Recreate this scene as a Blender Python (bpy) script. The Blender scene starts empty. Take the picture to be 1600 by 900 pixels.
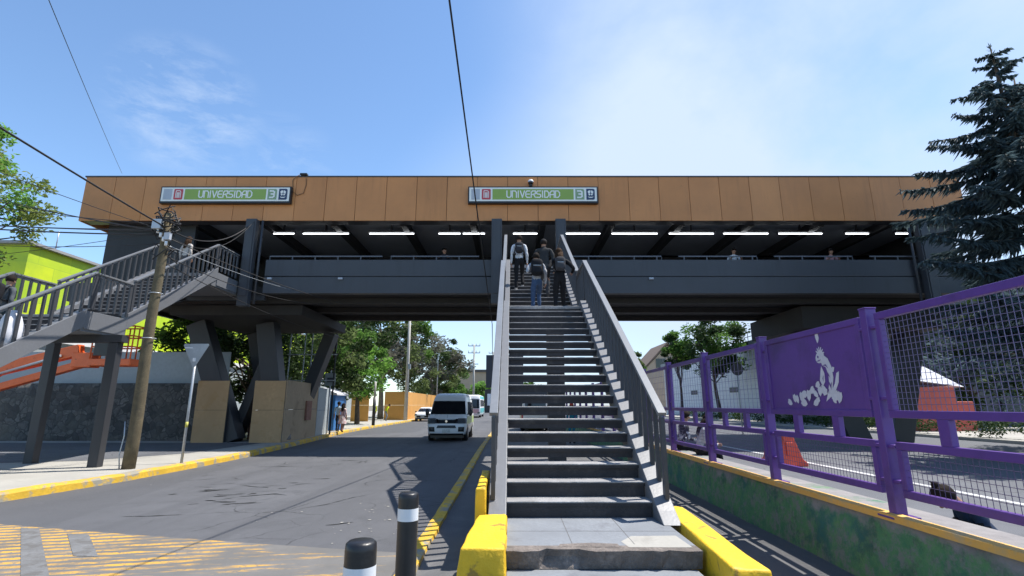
import bpy, bmesh, math, random
from mathutils import Vector, Matrix, noise
R = math.radians
S = bpy.context.scene
C = S.collection
random.seed(7)

# ------------------------------------------------------------------ materials
def nt(name):
    m = bpy.data.materials.new(name); m.use_nodes = True
    t = m.node_tree; b = t.nodes['Principled BSDF']
    return m, t, b

def N(t, kind, **kw):
    n = t.nodes.new(kind)
    for k, v in kw.items():
        if k in n.inputs: n.inputs[k].default_value = v
        else: setattr(n, k, v)
    return n

def c4(c): return (c[0], c[1], c[2], 1)

def noise_fac(t, scale, detail=4, rough=.55, lo=.35, hi=.65, vec=None, dist=0):
    n = N(t, 'ShaderNodeTexNoise', Scale=scale, Detail=detail, Roughness=rough, Distortion=dist)
    if vec is None:
        g = t.nodes.get('Geometry') or t.nodes.new('ShaderNodeNewGeometry'); g.name = 'Geometry'
        vec = g.outputs['Position']
    t.links.new(vec, n.inputs['Vector'])
    mr = N(t, 'ShaderNodeMapRange'); mr.inputs[1].default_value = lo; mr.inputs[2].default_value = hi
    t.links.new(n.outputs['Fac'], mr.inputs[0])
    return mr.outputs[0]

def mixc(t, fac, a, b, blend='MIX'):
    m = N(t, 'ShaderNodeMix', data_type='RGBA', blend_type=blend)
    if hasattr(fac, 'links'): t.links.new(fac, m.inputs[0])
    else: m.inputs[0].default_value = fac
    for i, v in ((6, a), (7, b)):
        if hasattr(v, 'links'): t.links.new(v, m.inputs[i])
        else: m.inputs[i].default_value = c4(v)
    return m.outputs[2]

def pmat(name, col, rough=.6, var=.18, scale=2.5, fine=30, bump=.15, metal=0, stain=None, stain_scale=1.2,
         stain_lo=.55, stain_hi=.7, spec=None, obj=False):
    m, t, b = nt(name)
    vec = None
    if obj:
        tc = t.nodes.new('ShaderNodeTexCoord'); vec = tc.outputs['Object']
    d = tuple(max(0, c*(1-var)) for c in col); l = tuple(min(1, c*(1+var)) for c in col)
    o = mixc(t, noise_fac(t, scale, vec=vec), d, l)
    o = mixc(t, noise_fac(t, fine, 3, .6, .3, .7, vec=vec), o, tuple(c*(1-var*.8) for c in col))
    if stain:
        o = mixc(t, noise_fac(t, stain_scale, 6, .65, stain_lo, stain_hi, vec=vec, dist=.4), o, stain)
    t.links.new(o, b.inputs['Base Color'])
    b.inputs['Roughness'].default_value = rough; b.inputs['Metallic'].default_value = metal
    if spec is not None: b.inputs['Specular IOR Level'].default_value = spec
    if bump:
        bp = N(t, 'ShaderNodeBump', Strength=bump, Distance=.02)
        t.links.new(noise_fac(t, fine*1.5, 4, .6, 0, 1, vec=vec), bp.inputs['Height'])
        t.links.new(bp.outputs[0], b.inputs['Normal'])
    return m

def leafmat(name, col, col2, trans=.35):
    m, t, b = nt(name)
    out = t.nodes['Material Output']
    o = mixc(t, noise_fac(t, 1.1, 3, .6, .3, .7), col, col2)
    o = mixc(t, noise_fac(t, 9, 2, .6, .3, .75), o, tuple(c*.55 for c in col))
    t.links.new(o, b.inputs['Base Color']); b.inputs['Roughness'].default_value = .6; b.inputs['Specular IOR Level'].default_value = .15
    tr = N(t, 'ShaderNodeBsdfTranslucent'); t.links.new(o, tr.inputs['Color'])
    ms = N(t, 'ShaderNodeMixShader'); ms.inputs[0].default_value = trans
    t.links.new(b.outputs[0], ms.inputs[1]); t.links.new(tr.outputs[0], ms.inputs[2])
    t.links.new(ms.outputs[0], out.inputs['Surface'])
    return m

def emat(name, col, s):
    m, t, b = nt(name)
    b.inputs['Base Color'].default_value = c4(col)
    b.inputs['Emission Color'].default_value = c4(col); b.inputs['Emission Strength'].default_value = s
    return m

def glassmat(name, col=(.012, .014, .018), rough=.06):
    m, t, b = nt(name)
    b.inputs['Base Color'].default_value = c4(col); b.inputs['Roughness'].default_value = rough
    b.inputs['Specular IOR Level'].default_value = .6
    return m

def asphalt(name, base, light, patch, cracks=True):
    m, t, b = nt(name)
    o = mixc(t, noise_fac(t, .35, 5, .6, .35, .65), base, light)
    o = mixc(t, noise_fac(t, 1.6, 6, .7, .52, .7, dist=.5), o, patch)
    g = t.nodes['Geometry']
    # long tyre-worn streaks along the road
    mp = N(t, 'ShaderNodeMapping'); mp.inputs['Scale'].default_value = (1.6, .06, 1)
    t.links.new(g.outputs['Position'], mp.inputs[0])
    o = mixc(t, noise_fac(t, 1, 3, .5, .48, .72, vec=mp.outputs[0]), o, tuple(c*.72 for c in base))
    vp = N(t, 'ShaderNodeTexVoronoi', Scale=.16); vm = N(t, 'ShaderNodeMapping'); vm.inputs['Scale'].default_value = (1.6,.5,1)
    t.links.new(g.outputs['Position'], vm.inputs[0]); t.links.new(vm.outputs[0], vp.inputs['Vector'])
    vb = N(t, 'ShaderNodeRGBToBW'); t.links.new(vp.outputs['Color'], vb.inputs[0])
    vr = N(t, 'ShaderNodeMapRange'); vr.inputs[1].default_value = .45; vr.inputs[2].default_value = .8; vr.inputs[4].default_value = .85; t.links.new(vb.outputs[0], vr.inputs[0])
    o = mixc(t, vr.outputs[0], o, patch)
    o = mixc(t, noise_fac(t, .9, 4, .75, .66, .74), o, tuple(c*.4 for c in base))
    o = mixc(t, noise_fac(t, 2.3, 6, .8, .63, .75), o, tuple(min(1,c*1.7) for c in light))
    o = mixc(t, noise_fac(t, 160, 2, .6, .35, .8), o, tuple(min(1, c*1.9) for c in light))
    if cracks:
        v = N(t, 'ShaderNodeTexVoronoi', feature='DISTANCE_TO_EDGE', Scale=1.3)
        ns = N(t, 'ShaderNodeTexNoise', Scale=1.5, Detail=5)
        t.links.new(g.outputs['Position'], ns.inputs['Vector'])
        ad = mixc(t, .28, g.outputs['Position'], ns.outputs['Color'])
        t.links.new(ad, v.inputs['Vector'])
        mr = N(t, 'ShaderNodeMapRange'); mr.inputs[1].default_value = .004; mr.inputs[2].default_value = .012
        mr.inputs[3].default_value = 1; mr.inputs[4].default_value = 0
        t.links.new(v.outputs['Distance'], mr.inputs[0])
        mm = N(t, 'ShaderNodeMath', operation='MULTIPLY')
        t.links.new(mr.outputs[0], mm.inputs[0]); t.links.new(noise_fac(t, .4, 3, .5, .5, .6), mm.inputs[1])
        o = mixc(t, mm.outputs[0], o, tuple(c*.35 for c in base))
    t.links.new(o, b.inputs['Base Color']); b.inputs['Roughness'].default_value = .82
    bp = N(t, 'ShaderNodeBump', Strength=.35, Distance=.01)
    t.links.new(noise_fac(t, 120, 3, .6, 0, 1), bp.inputs['Height']); t.links.new(bp.outputs[0], b.inputs['Normal'])
    return m

def streaked(name, col, dirt, rough):
    # paint with rain streaks running down and faint patches
    m, t, b = nt(name)
    g = t.nodes.new('ShaderNodeNewGeometry'); g.name = 'Geometry'
    mp = N(t, 'ShaderNodeMapping'); mp.inputs['Scale'].default_value = (5, 5, .35); t.links.new(g.outputs['Position'], mp.inputs[0])
    o = mixc(t, noise_fac(t, .6, 4, .6, .35, .65), tuple(c*.93 for c in col), tuple(c*1.07 for c in col))
    f = noise_fac(t, 1, 5, .65, .5, .78, vec=mp.outputs[0])
    mu = N(t, 'ShaderNodeMath', operation='MULTIPLY'); t.links.new(f, mu.inputs[0]); t.links.new(noise_fac(t, .5, 3, .5, .4, .7), mu.inputs[1])
    o = mixc(t, mu.outputs[0], o, dirt)
    o = mixc(t, noise_fac(t, 6, 6, .75, .62, .72), o, tuple(c*.75 for c in col))
    t.links.new(o, b.inputs['Base Color']); b.inputs['Roughness'].default_value = rough
    bp = N(t, 'ShaderNodeBump', Strength=.12, Distance=.02)
    t.links.new(noise_fac(t, 1.5, 3, .5, 0, 1), bp.inputs['Height']); t.links.new(bp.outputs[0], b.inputs['Normal'])
    return m

M = {}
M['asphalt'] = asphalt('asphalt', (.046, .047, .052), (.078, .079, .085), (.028, .029, .032))
M['asphalt_side'] = asphalt('side_asphalt', (.062, .064, .074), (.092, .096, .106), (.045, .047, .054))
M['asphalt_dark'] = asphalt('island_asphalt', (.05, .05, .052), (.085, .085, .088), (.15, .145, .14), False)
M['concrete'] = pmat('concrete', (.36, .345, .31), .85, .14, .8, 22, .25, stain=(.20, .19, .17), stain_scale=.7, stain_lo=.55, stain_hi=.75)
M['slab'] = pmat('stair_slab', (.20, .215, .235), .75, .16, 1.4, 26, .25, stain=(.13, .135, .15), stain_scale=2.2)
M['slab_edge'] = pmat('broken_concrete', (.20, .17, .15), .95, .4, 5, 26, .9, stain=(.10, .09, .085), stain_scale=4)
M['yellow'] = pmat('yellow_paint', (.80, .49, .015), .6, .12, 3, 14, .5, stain=(.34, .20, .03), stain_scale=4.5, stain_lo=.585, stain_hi=.66)
M['kerb_yellow'] = pmat('worn_kerb_paint', (.64, .39, .03), .75, .2, 1.5, 18, .4, stain=(.27, .25, .20), stain_scale=2.6, stain_lo=.50, stain_hi=.58)
M['orange_cap'] = pmat('orange_kerb_paint', (.78, .42, .10), .6, .1, 2, 16, .25, stain=(.5, .38, .22), stain_scale=2.2)
M['fascia'] = streaked('ochre_panel', (.56, .236, .075), (.42, .175, .06), .45)
M['fascia_b'] = streaked('ochre_panel_b', (.58, .25, .082), (.44, .185, .062), .45)
M['fascia_c'] = streaked('ochre_panel_c', (.535, .225, .072), (.39, .165, .055), .5)
M['seam'] = pmat('panel_backing', (.10, .055, .02), .8)
M['steel'] = streaked('grey_steel_paint', (.050, .054, .063), (.026, .026, .030), .5)
M['steel_dark'] = streaked('dark_steel_paint', (.034, .035, .040), (.018, .018, .020), .5)
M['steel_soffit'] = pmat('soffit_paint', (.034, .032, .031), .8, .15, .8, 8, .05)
M['stringer'] = pmat('stringer_paint', (.155, .16, .172), .42, .08, 1.5, 18, .08, stain=(.13, .13, .135), stain_scale=2, stain_lo=.6, stain_hi=.75)
M['baluster'] = pmat('baluster_paint', (.055, .057, .064), .45, .12, 3, 18, .05)
M['rail'] = pmat('handrail_paint', (.17, .178, .19), .4, .1, 2, 18, .05)
M['guard'] = pmat('guard_rail_paint', (.11, .12, .14), .5, .1, 2, 18, .05)
M['tread'] = pmat('tread_concrete', (.30, .295, .295), .85, .28, 2.5, 30, .35, stain=(.17, .165, .16), stain_scale=3)
M['riser'] = pmat('riser_steel', (.030, .028, .031), .7, .3, 3, 25, .2, stain=(.06, .055, .052), stain_scale=3.5)
M['ceiling'] = pmat('ceiling_paint', (.40, .44, .50), .6, .1, 1, 8, .03)
M['tube'] = emat('fluorescent_tube', (.92, .96, 1), 4)
M['white'] = pmat('white_paint', (.74, .75, .76), .4, .04, 2, 12, .03)
M['signwhite'] = pmat('sign_white', (.78, .80, .76), .4, .03, 3, 12, 0)
M['signgreen'] = pmat('sign_green', (.26, .39, .075), .4, .04, 3, 12, 0)
M['signgrey'] = pmat('sign_grey', (.42, .45, .50), .4, .05, 3, 12, 0)
M['signgreygreen'] = pmat('sign_grey_green', (.24, .36, .20), .4, .05, 3, 12, 0)
M['signred'] = pmat('sign_red', (.52, .06, .075), .4, .05, 3, 12, 0)
M['signnavy'] = pmat('sign_navy', (.022, .045, .11), .4, .05, 3, 12, 0)
M['black'] = pmat('black_paint', (.014, .014, .016), .38, .2, 6, 30, .08)
M['purple'] = pmat('purple_paint', (.12, .048, .265), .36, .08, 1.5, 14, .04, stain=(.075, .034, .16), stain_scale=1.5, stain_lo=.5)
M['wire'] = pmat('galvanised_wire', (.20, .165, .30), .4, .1, 3, 20, 0, metal=.3)
M['wood'] = pmat('pole_wood', (.135, .108, .062), .9, .35, 4, 30, .5, stain=(.06, .05, .035), stain_scale=3)
M['ply'] = pmat('plywood', (.46, .29, .145), .75, .12, .9, 9, .08, stain=(.38, .22, .09), stain_scale=1.2)
M['ply_pale'] = pmat('pale_plywood', (.42, .30, .19), .8, .12, .9, 9, .08, stain=(.25, .17, .10), stain_scale=1.0)
M['ply_orange'] = pmat('orange_plywood', (.60, .30, .07), .7, .1, .7, 9, .05)
M['galv'] = pmat('galvanised_steel', (.42, .45, .48), .4, .12, 3, 14, .05, metal=.4)
M['conc_pole'] = pmat('pole_concrete', (.48, .45, .40), .85, .1, 2, 20, .15)
M['cable'] = pmat('cable_rubber', (.012, .012, .014), .6, .1, 5, 20, 0)
M['vanwhite'] = pmat('van_paint', (.78, .79, .80), .22, .02, 1, 6, 0, stain=(.62, .61, .58), stain_scale=1.4, stain_lo=.6, stain_hi=.85, obj=True)
M['lime_stripe'] = pmat('lime_livery', (.42, .55, .20), .3, .05, 2, 8, 0)
M['glass'] = glassmat('dark_glass')
M['chrome'] = pmat('chrome', (.75, .76, .78), .12, .02, 3, 8, 0, metal=1)
M['lens'] = pmat('lamp_lens', (.13, .14, .155), .08, .3, 16, 40, 0, metal=.2)
M['tyre'] = pmat('tyre_rubber', (.016, .016, .017), .85, .2, 10, 40, .1)
M['plate'] = pmat('number_plate', (.55, .57, .55), .5, .2, 18, 40, 0)
M['turq'] = pmat('turquoise_paint', (.10, .48, .50), .35, .05, 2, 8, 0)
M['pinkpaint'] = pmat('pink_paint', (.62, .36, .38), .4, .06, 2, 8, 0)
M['redplastic'] = pmat('red_plastic', (.72, .075, .03), .45, .08, 3, 20, .06)
M['boom_orange'] = pmat('lift_paint', (.78, .14, .03), .4, .1, 3, 16, .05, stain=(.30, .08, .03), stain_scale=4, stain_lo=.62, stain_hi=.72)
M['lime'] = None
M['greysheet'] = pmat('grey_sheet', (.34, .38, .40), .6, .1, .7, 6, .05)
M['bark'] = pmat('bark', (.10, .075, .055), .95, .3, 5, 30, .6)
M['bark_pale'] = pmat('pale_bark', (.22, .19, .15), .95, .3, 5, 30, .6)
M['leaf_mid'] = leafmat('leaf_mid', (.11, .22, .045), (.18, .32, .075), .58)
M['leaf_bright'] = leafmat('leaf_bright', (.17, .36, .06), (.27, .48, .10), .62)
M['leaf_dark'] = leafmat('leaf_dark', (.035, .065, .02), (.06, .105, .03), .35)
M['leaf_olive'] = leafmat('leaf_olive', (.12, .17, .055), (.22, .28, .11), .58)
M['leaf_grey'] = leafmat('leaf_grey', (.15, .15, .115), (.22, .215, .165), .45)
M['leaf_yellow'] = leafmat('leaf_yellow', (.20, .27, .06), (.34, .40, .12), .5)
M['needle'] = leafmat('needle', (.10, .15, .165), (.15, .21, .22), .45)
M['hedge'] = leafmat('hedge_leaf', (.03, .06, .018), (.06, .11, .03), .3)
M['whitewall'] = pmat('white_wall', (.70, .70, .70), .7, .04, .3, 4, .05)
M['greyroof'] = pmat('grey_roof', (.30, .30, .30), .8, .1, 1, 8, .1)
M['tanwall'] = pmat('tan_wall', (.42, .33, .24), .85, .1, .5, 8, .1)
M['bluetarp'] = pmat('blue_tarp', (.03, .16, .42), .5, .15, 3, 12, .15)
M['tarpwhite'] = pmat('white_tarp', (.70, .70, .74), .6, .08, 2, 10, .1)
M['tarpred'] = pmat('red_tarp', (.50, .09, .06), .6, .15, 2.5, 10, .1)
M['eye'] = pmat('eye_dark', (.02, .015, .012), .2, .1, 8, 20, 0)
M['dirt'] = pmat('dry_earth', (.17, .15, .11), .95, .25, .2, 6, .3, stain=(.08, .10, .04), stain_scale=.3)

def lime_mat():
    m, t, b = nt('lime_wall')
    g = t.nodes.new('ShaderNodeNewGeometry'); g.name = 'Geometry'
    sx = N(t, 'ShaderNodeSeparateXYZ'); t.links.new(g.outputs['Position'], sx.inputs[0])
    br = N(t, 'ShaderNodeTexBrick', Scale=.26, offset=0.5)
    br.inputs['Color1'].default_value = c4((.38, .58, .02)); br.inputs['Color2'].default_value = c4((.62, .72, .01))
    br.inputs['Mortar'].default_value = c4((.34, .50, .03)); br.inputs['Mortar Size'].default_value = .004
    cb = N(t, 'ShaderNodeCombineXYZ'); t.links.new(sx.outputs[1], cb.inputs[0]); t.links.new(sx.outputs[2], cb.inputs[1])
    t.links.new(cb.outputs[0], br.inputs['Vector'])
    o = mixc(t, noise_fac(t, .5, 4, .6, .4, .75), br.outputs['Color'], (.34, .50, .03))
    t.links.new(o, b.inputs['Base Color']); b.inputs['Roughness'].default_value = .6
    return m
M['lime'] = lime_mat()

def stone_mat():
    m, t, b = nt('volcanic_stone')
    g = t.nodes.new('ShaderNodeNewGeometry'); g.name = 'Geometry'
    ns = N(t, 'ShaderNodeTexNoise', Scale=2, Detail=4); t.links.new(g.outputs['Position'], ns.inputs['Vector'])
    ad = mixc(t, .3, g.outputs['Position'], ns.outputs['Color'])
    v = N(t, 'ShaderNodeTexVoronoi', Scale=4.6); t.links.new(ad, v.inputs['Vector'])
    ve = N(t, 'ShaderNodeTexVoronoi', feature='DISTANCE_TO_EDGE', Scale=4.6); t.links.new(ad, ve.inputs['Vector'])
    bw = N(t, 'ShaderNodeRGBToBW'); t.links.new(v.outputs['Color'], bw.inputs[0])
    o = mixc(t, bw.outputs[0], (.035, .035, .036), (.19, .18, .165))
    o = mixc(t, noise_fac(t, 7, 5, .7, .4, .75), o, (.05, .05, .048))
    mr = N(t, 'ShaderNodeMapRange'); mr.inputs[1].default_value = .02; mr.inputs[2].default_value = .07
    mr.inputs[3].default_value = 1; mr.inputs[4].default_value = 0
    t.links.new(ve.outputs['Distance'], mr.inputs[0])
    o = mixc(t, mr.outputs[0], o, (.05, .049, .046))
    o = mixc(t, noise_fac(t, .8, 5, .7, .5, .72), o, (.11, .105, .09))
    t.links.new(o, b.inputs['Base Color']); b.inputs['Roughness'].default_value = .95
    bp = N(t, 'ShaderNodeBump', Strength=.8, Distance=.05)
    t.links.new(ve.outputs['Distance'], bp.inputs['Height']); t.links.new(bp.outputs[0], b.inputs['Normal'])
    return m
M['stone'] = stone_mat()

def greenwall_mat():
    m, t, b = nt('green_painted_low_wall')
    g = t.nodes.new('ShaderNodeNewGeometry'); g.name = 'Geometry'
    sx = N(t, 'ShaderNodeSeparateXYZ'); t.links.new(g.outputs['Position'], sx.inputs[0])
    n1 = N(t, 'ShaderNodeTexNoise', Scale=2.2, Detail=6, Roughness=.7); t.links.new(g.outputs['Position'], n1.inputs['Vector'])
    # ragged painted band: green from the foot of the wall to about half a metre
    ma = N(t, 'ShaderNodeMath', operation='MULTIPLY_ADD'); ma.inputs[1].default_value = .75; ma.inputs[2].default_value = -.30
    t.links.new(n1.outputs['Fac'], ma.inputs[0])
    ad = N(t, 'ShaderNodeMath', operation='ADD'); t.links.new(sx.outputs[2], ad.inputs[0]); t.links.new(ma.outputs[0], ad.inputs[1])
    mr = N(t, 'ShaderNodeMapRange'); mr.inputs[1].default_value = .62; mr.inputs[2].default_value = .72
    t.links.new(ad.outputs[0], mr.inputs[0])
    gr = mixc(t, noise_fac(t, 4, 6, .7, .35, .7), (.05, .17, .085), (.12, .26, .10))
    gr = mixc(t, noise_fac(t, 7, 7, .8, .47, .60), gr, (.17, .19, .165))
    gr = mixc(t, noise_fac(t, 2.6, 6, .75, .52, .66), gr, (.045, .085, .06))
    gr = mixc(t, noise_fac(t, 1.3, 5, .7, .5, .7), gr, (.035, .15, .13))
    co = mixc(t, noise_fac(t, 3, 5, .7, .35, .7), (.27, .255, .25), (.18, .17, .17))
    o = mixc(t, mr.outputs[0], gr, co)
    t.links.new(o, b.inputs['Base Color']); b.inputs['Roughness'].default_value = .9
    bp = N(t, 'ShaderNodeBump', Strength=.5, Distance=.02)
    t.links.new(noise_fac(t, 25, 5, .7, 0, 1), bp.inputs['Height']); t.links.new(bp.outputs[0], b.inputs['Normal'])
    return m
M['greenwall'] = greenwall_mat()

def crossing_mat():
    m, t, b = nt('worn_yellow_hatching')
    g = t.nodes.new('ShaderNodeNewGeometry'); g.name = 'Geometry'
    mp = N(t, 'ShaderNodeMapping'); mp.inputs['Rotation'].default_value = (0, 0, R(-13))
    t.links.new(g.outputs['Position'], mp.inputs[0])
    w = N(t, 'ShaderNodeTexWave', wave_type='BANDS', bands_direction='Y', Scale=1.8, Distortion=1.4)
    w.inputs['Detail'].default_value = 2
    t.links.new(mp.outputs[0], w.inputs['Vector'])
    mr = N(t, 'ShaderNodeMapRange'); mr.inputs[1].default_value = .36; mr.inputs[2].default_value = .54
    t.links.new(w.outputs['Fac'], mr.inputs[0])
    base = mixc(t, noise_fac(t, 1.2, 5, .6, .35, .7), (.11, .106, .10), (.17, .163, .155))
    # paint survives unevenly: long dashes across, wear by noise, more of it to the left
    mp2 = N(t, 'ShaderNodeMapping'); mp2.inputs['Scale'].default_value = (.9, 5, 1); mp2.inputs['Rotation'].default_value = (0, 0, R(-13))
    t.links.new(g.outputs['Position'], mp2.inputs[0])
    sx = N(t, 'ShaderNodeSeparateXYZ'); t.links.new(g.outputs['Position'], sx.inputs[0])
    n = N(t, 'ShaderNodeTexNoise', Scale=1, Detail=5, Roughness=.65); t.links.new(mp2.outputs[0], n.inputs['Vector'])
    ma = N(t, 'ShaderNodeMath', operation='MULTIPLY_ADD'); ma.inputs[1].default_value = -.05; ma.inputs[2].default_value = -.19
    t.links.new(sx.outputs[0], ma.inputs[0])
    ad = N(t, 'ShaderNodeMath', operation='ADD'); t.links.new(n.outputs['Fac'], ad.inputs[0]); t.links.new(ma.outputs[0], ad.inputs[1])
    m2 = N(t, 'ShaderNodeMapRange'); m2.inputs[1].default_value = .44; m2.inputs[2].default_value = .56
    t.links.new(ad.outputs[0], m2.inputs[0])
    mu = N(t, 'ShaderNodeMath', operation='MULTIPLY'); t.links.new(mr.outputs[0], mu.inputs[0]); t.links.new(m2.outputs[0], mu.inputs[1])
    o = mixc(t, mu.outputs[0], base, (.54, .30, .045))
    o = mixc(t, noise_fac(t, 1.3, 6, .75, .46, .66), o, (.12, .115, .108))
    o = mixc(t, noise_fac(t, 14, 6, .8, .52, .62), o, (.13, .124, .115))
    t.links.new(o, b.inputs['Base Color']); b.inputs['Roughness'].default_value = .85
    bp = N(t, 'ShaderNodeBump', Strength=.3, Distance=.01)
    t.links.new(noise_fac(t, 90, 3, .6, 0, 1), bp.inputs['Height']); t.links.new(bp.outputs[0], b.inputs['Normal'])
    return m
M['crossing'] = crossing_mat()

# ------------------------------------------------------------------ mesh builder
def wloc(o):
    v = Vector((0, 0, 0))
    while o: v += o.location; o = o.parent
    return v

class MB:
    def __init__(s): s.v = []; s.f = []; s.mi = []; s.sm = []
    def add(s, vs, fs, m=0, smooth=False):
        k = len(s.v); s.v += [Vector(p) for p in vs]
        for f in fs: s.f.append([i+k for i in f]); s.mi.append(m); s.sm.append(smooth)
        return s
    def box(s, x0, y0, z0, x1, y1, z1, m=0):
        return s.add([(x0,y0,z0),(x1,y0,z0),(x1,y1,z0),(x0,y1,z0),(x0,y0,z1),(x1,y0,z1),(x1,y1,z1),(x0,y1,z1)],
              [(3,2,1,0),(4,5,6,7),(0,1,5,4),(1,2,6,5),(2,3,7,6),(3,0,4,7)], m)
    def hexa(s, p, m=0):   # eight corners, bottom four then top four
        return s.add(p, [(3,2,1,0),(4,5,6,7),(0,1,5,4),(1,2,6,5),(2,3,7,6),(3,0,4,7)], m)
    def beam(s, p, q, w, h, m=0, up=(0,0,1)):
        p = Vector(p); q = Vector(q); d = (q-p).normalized(); up = Vector(up)
        if abs(d.dot(up)) > .99: up = Vector((0,1,0))
        a = d.cross(up).normalized()*w/2; b = a.cross(d).normalized()*h/2
        return s.hexa([p-a-b,p+a-b,q+a-b,q-a-b,p-a+b,p+a+b,q+a+b,q-a+b], m)
    def tube(s, pts, r, n=8, m=0, cap=True):
        pts = [Vector(p) for p in pts]
        rs = r if isinstance(r, (list, tuple)) else [r]*len(pts)
        vs = []; fs = []
        d0 = (pts[1]-pts[0]).normalized()
        a = d0.orthogonal().normalized()
        for i, p in enumerate(pts):
            d = (pts[min(i+1,len(pts)-1)]-pts[max(i-1,0)]).normalized()
            a = (a-d*a.dot(d)); a = a.normalized() if a.length > 1e-6 else d.orthogonal().normalized()
            b = d.cross(a)
            for j in range(n):
                t = 2*math.pi*j/n; vs.append(p+(a*math.cos(t)+b*math.sin(t))*rs[i])
        for i in range(len(pts)-1):
            for j in range(n):
                fs.append((i*n+j, i*n+(j+1)%n, (i+1)*n+(j+1)%n, (i+1)*n+j))
        s.add(vs, fs, m, True)
        if cap:
            k = len(s.v)-len(vs)
            s.f.append([k+j for j in range(n)][::-1]); s.mi.append(m); s.sm.append(False)
            e = k+(len(pts)-1)*n
            s.f.append([e+j for j in range(n)]); s.mi.append(m); s.sm.append(False)
        return s
    def prism(s, poly, axis, a, b, m=0):
        def P(u, v, w):
            return {'x': (w,u,v), 'y': (u,w,v), 'z': (u,v,w)}[axis]
        n = len(poly); vs = [P(u,v,a) for u,v in poly]+[P(u,v,b) for u,v in poly]
        fs = [tuple(range(n))[::-1], tuple(range(n,2*n))]+[(i,(i+1)%n,n+(i+1)%n,n+i) for i in range(n)]
        return s.add(vs, fs, m)
    def grid(s, rows, m=0, smooth=True, closed=False):
        n = len(rows[0]); vs = [p for r in rows for p in r]; fs = []
        for i in range(len(rows)-1):
            for j in range(n if closed else n-1):
                fs.append((i*n+j, i*n+(j+1)%n, (i+1)*n+(j+1)%n, (i+1)*n+j))
        return s.add(vs, fs, m, smooth)
    def sphere(s, c, r, m=0, nu=10, nv=7, f=None):
        c = Vector(c); rr = r if isinstance(r, (tuple, list)) else (r, r, r)
        rows = []
        for i in range(nv+1):
            ph = math.pi*i/nv; row = []
            for j in range(nu):
                th = 2*math.pi*j/nu
                p = Vector((math.sin(ph)*math.cos(th)*rr[0], math.sin(ph)*math.sin(th)*rr[1], math.cos(ph)*rr[2]))
                if f: p = f(p)
                row.append(c+p)
            rows.append(row)
        return s.grid(rows, m, True, True)
    def build(s, name, mats, parent=None, bevel=0, recalc=True):
        if not isinstance(mats, (list, tuple)): mats = [mats]
        off = wloc(parent) if parent else Vector((0,0,0))
        me = bpy.data.meshes.new(name)
        me.from_pydata([v-off for v in s.v], [], s.f)
        for m in mats: me.materials.append(m)
        me.polygons.foreach_set('material_index', s.mi)
        me.polygons.foreach_set('use_smooth', s.sm)
        if recalc:
            bm = bmesh.new(); bm.from_mesh(me)
            bmesh.ops.recalc_face_normals(bm, faces=bm.faces); bm.to_mesh(me); bm.free()
        me.update()
        o = bpy.data.objects.new(name, me); C.objects.link(o)
        if parent: o.parent = parent
        if bevel:
            bv = o.modifiers.new('bevel', 'BEVEL'); bv.width = bevel; bv.segments = 2; bv.limit_method = 'ANGLE'
        return o

def tag(o, label=None, cat=None, group=None, kind=None):
    if label: o['label'] = label
    if cat: o['category'] = cat
    if group: o['group'] = group
    if kind: o['kind'] = kind
    return o
def thing(name, label, cat, loc=(0,0,0), group=None):
    o = bpy.data.objects.new(name, None); C.objects.link(o); o.location = loc; o.empty_display_size = .2
    return tag(o, label, cat, group)
def copy_tree(o, parent=None):
    c = o.copy(); C.objects.link(c)
    if parent: c.parent = parent
    for ch in list(o.children): copy_tree(ch, c)
    return c
def struct(name, mb, mat, bevel=0): return tag(mb.build(name, mat, None, bevel), kind='structure')

# ------------------------------------------------------------------ setting
struct('ground', MB().add([(-900,-300,-.03),(900,-300,-.03),(900,1800,-.03),(-900,1800,-.03)], [(0,1,2,3)]), M['dirt'])
KERB = [(-6,-10.5),(3,-9.9),(9.8,-9.2),(12.4,-8.85),(15,-8.8),(18.5,-8.88),(22.5,-9.25),(26.4,-9.65),(32.9,-10.4),(40.6,-10.6),(57.6,-10.7),(140,-10.7)]
def kerbx(y):
    for (a, xa), (b, xb) in zip(KERB, KERB[1:]):
        if a <= y <= b: return xa+(xb-xa)*(y-a)/(b-a)
road = MB().add([(-14,-20,0),(3.6,-20,0),(3.6,170,0),(-14,170,0)], [(0,1,2,3)])
struct('road', road, M['asphalt'])
# left pavement
ys = [ -6+i*1.5 for i in range(98)]
mb = MB()
rows = []
for y in ys:
    k = kerbx(y)-.2
    rows.append([(-60,y,.16),(k,y,.16),(k,y,-.02)])
mb.grid(rows, 0, False)
struct('pavement', mb, M['concrete'])
mb = MB(); rows = []
rnd = random.Random(3)
for i in range(360):
    y = -5.5+i*.4
    if y > 138: break
    k = kerbx(y); j = rnd.uniform(-.012,.012); h = .155+rnd.uniform(-.008,.008)
    rows.append([(k-.2,y,-.02),(k-.2,y,h+.015),(k-.03+j,y,h+.01),(k+j,y,h-.03),(k+.015+j,y,-.02)])
mb.grid(rows, 0, False); struct('kerb', mb, M['kerb_yellow'])
# driveway patch of asphalt on the left pavement
struct('driveway', MB().add([(-40,15.0,.164),(-14.2,14.6,.164),(-12.1,15.2,.164),(-10.6,17.6,.164),(-10.4,22.2,.164),(-40,22.6,.164)], [(0,1,2,3,4,5)]), M['asphalt_side'])
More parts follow.
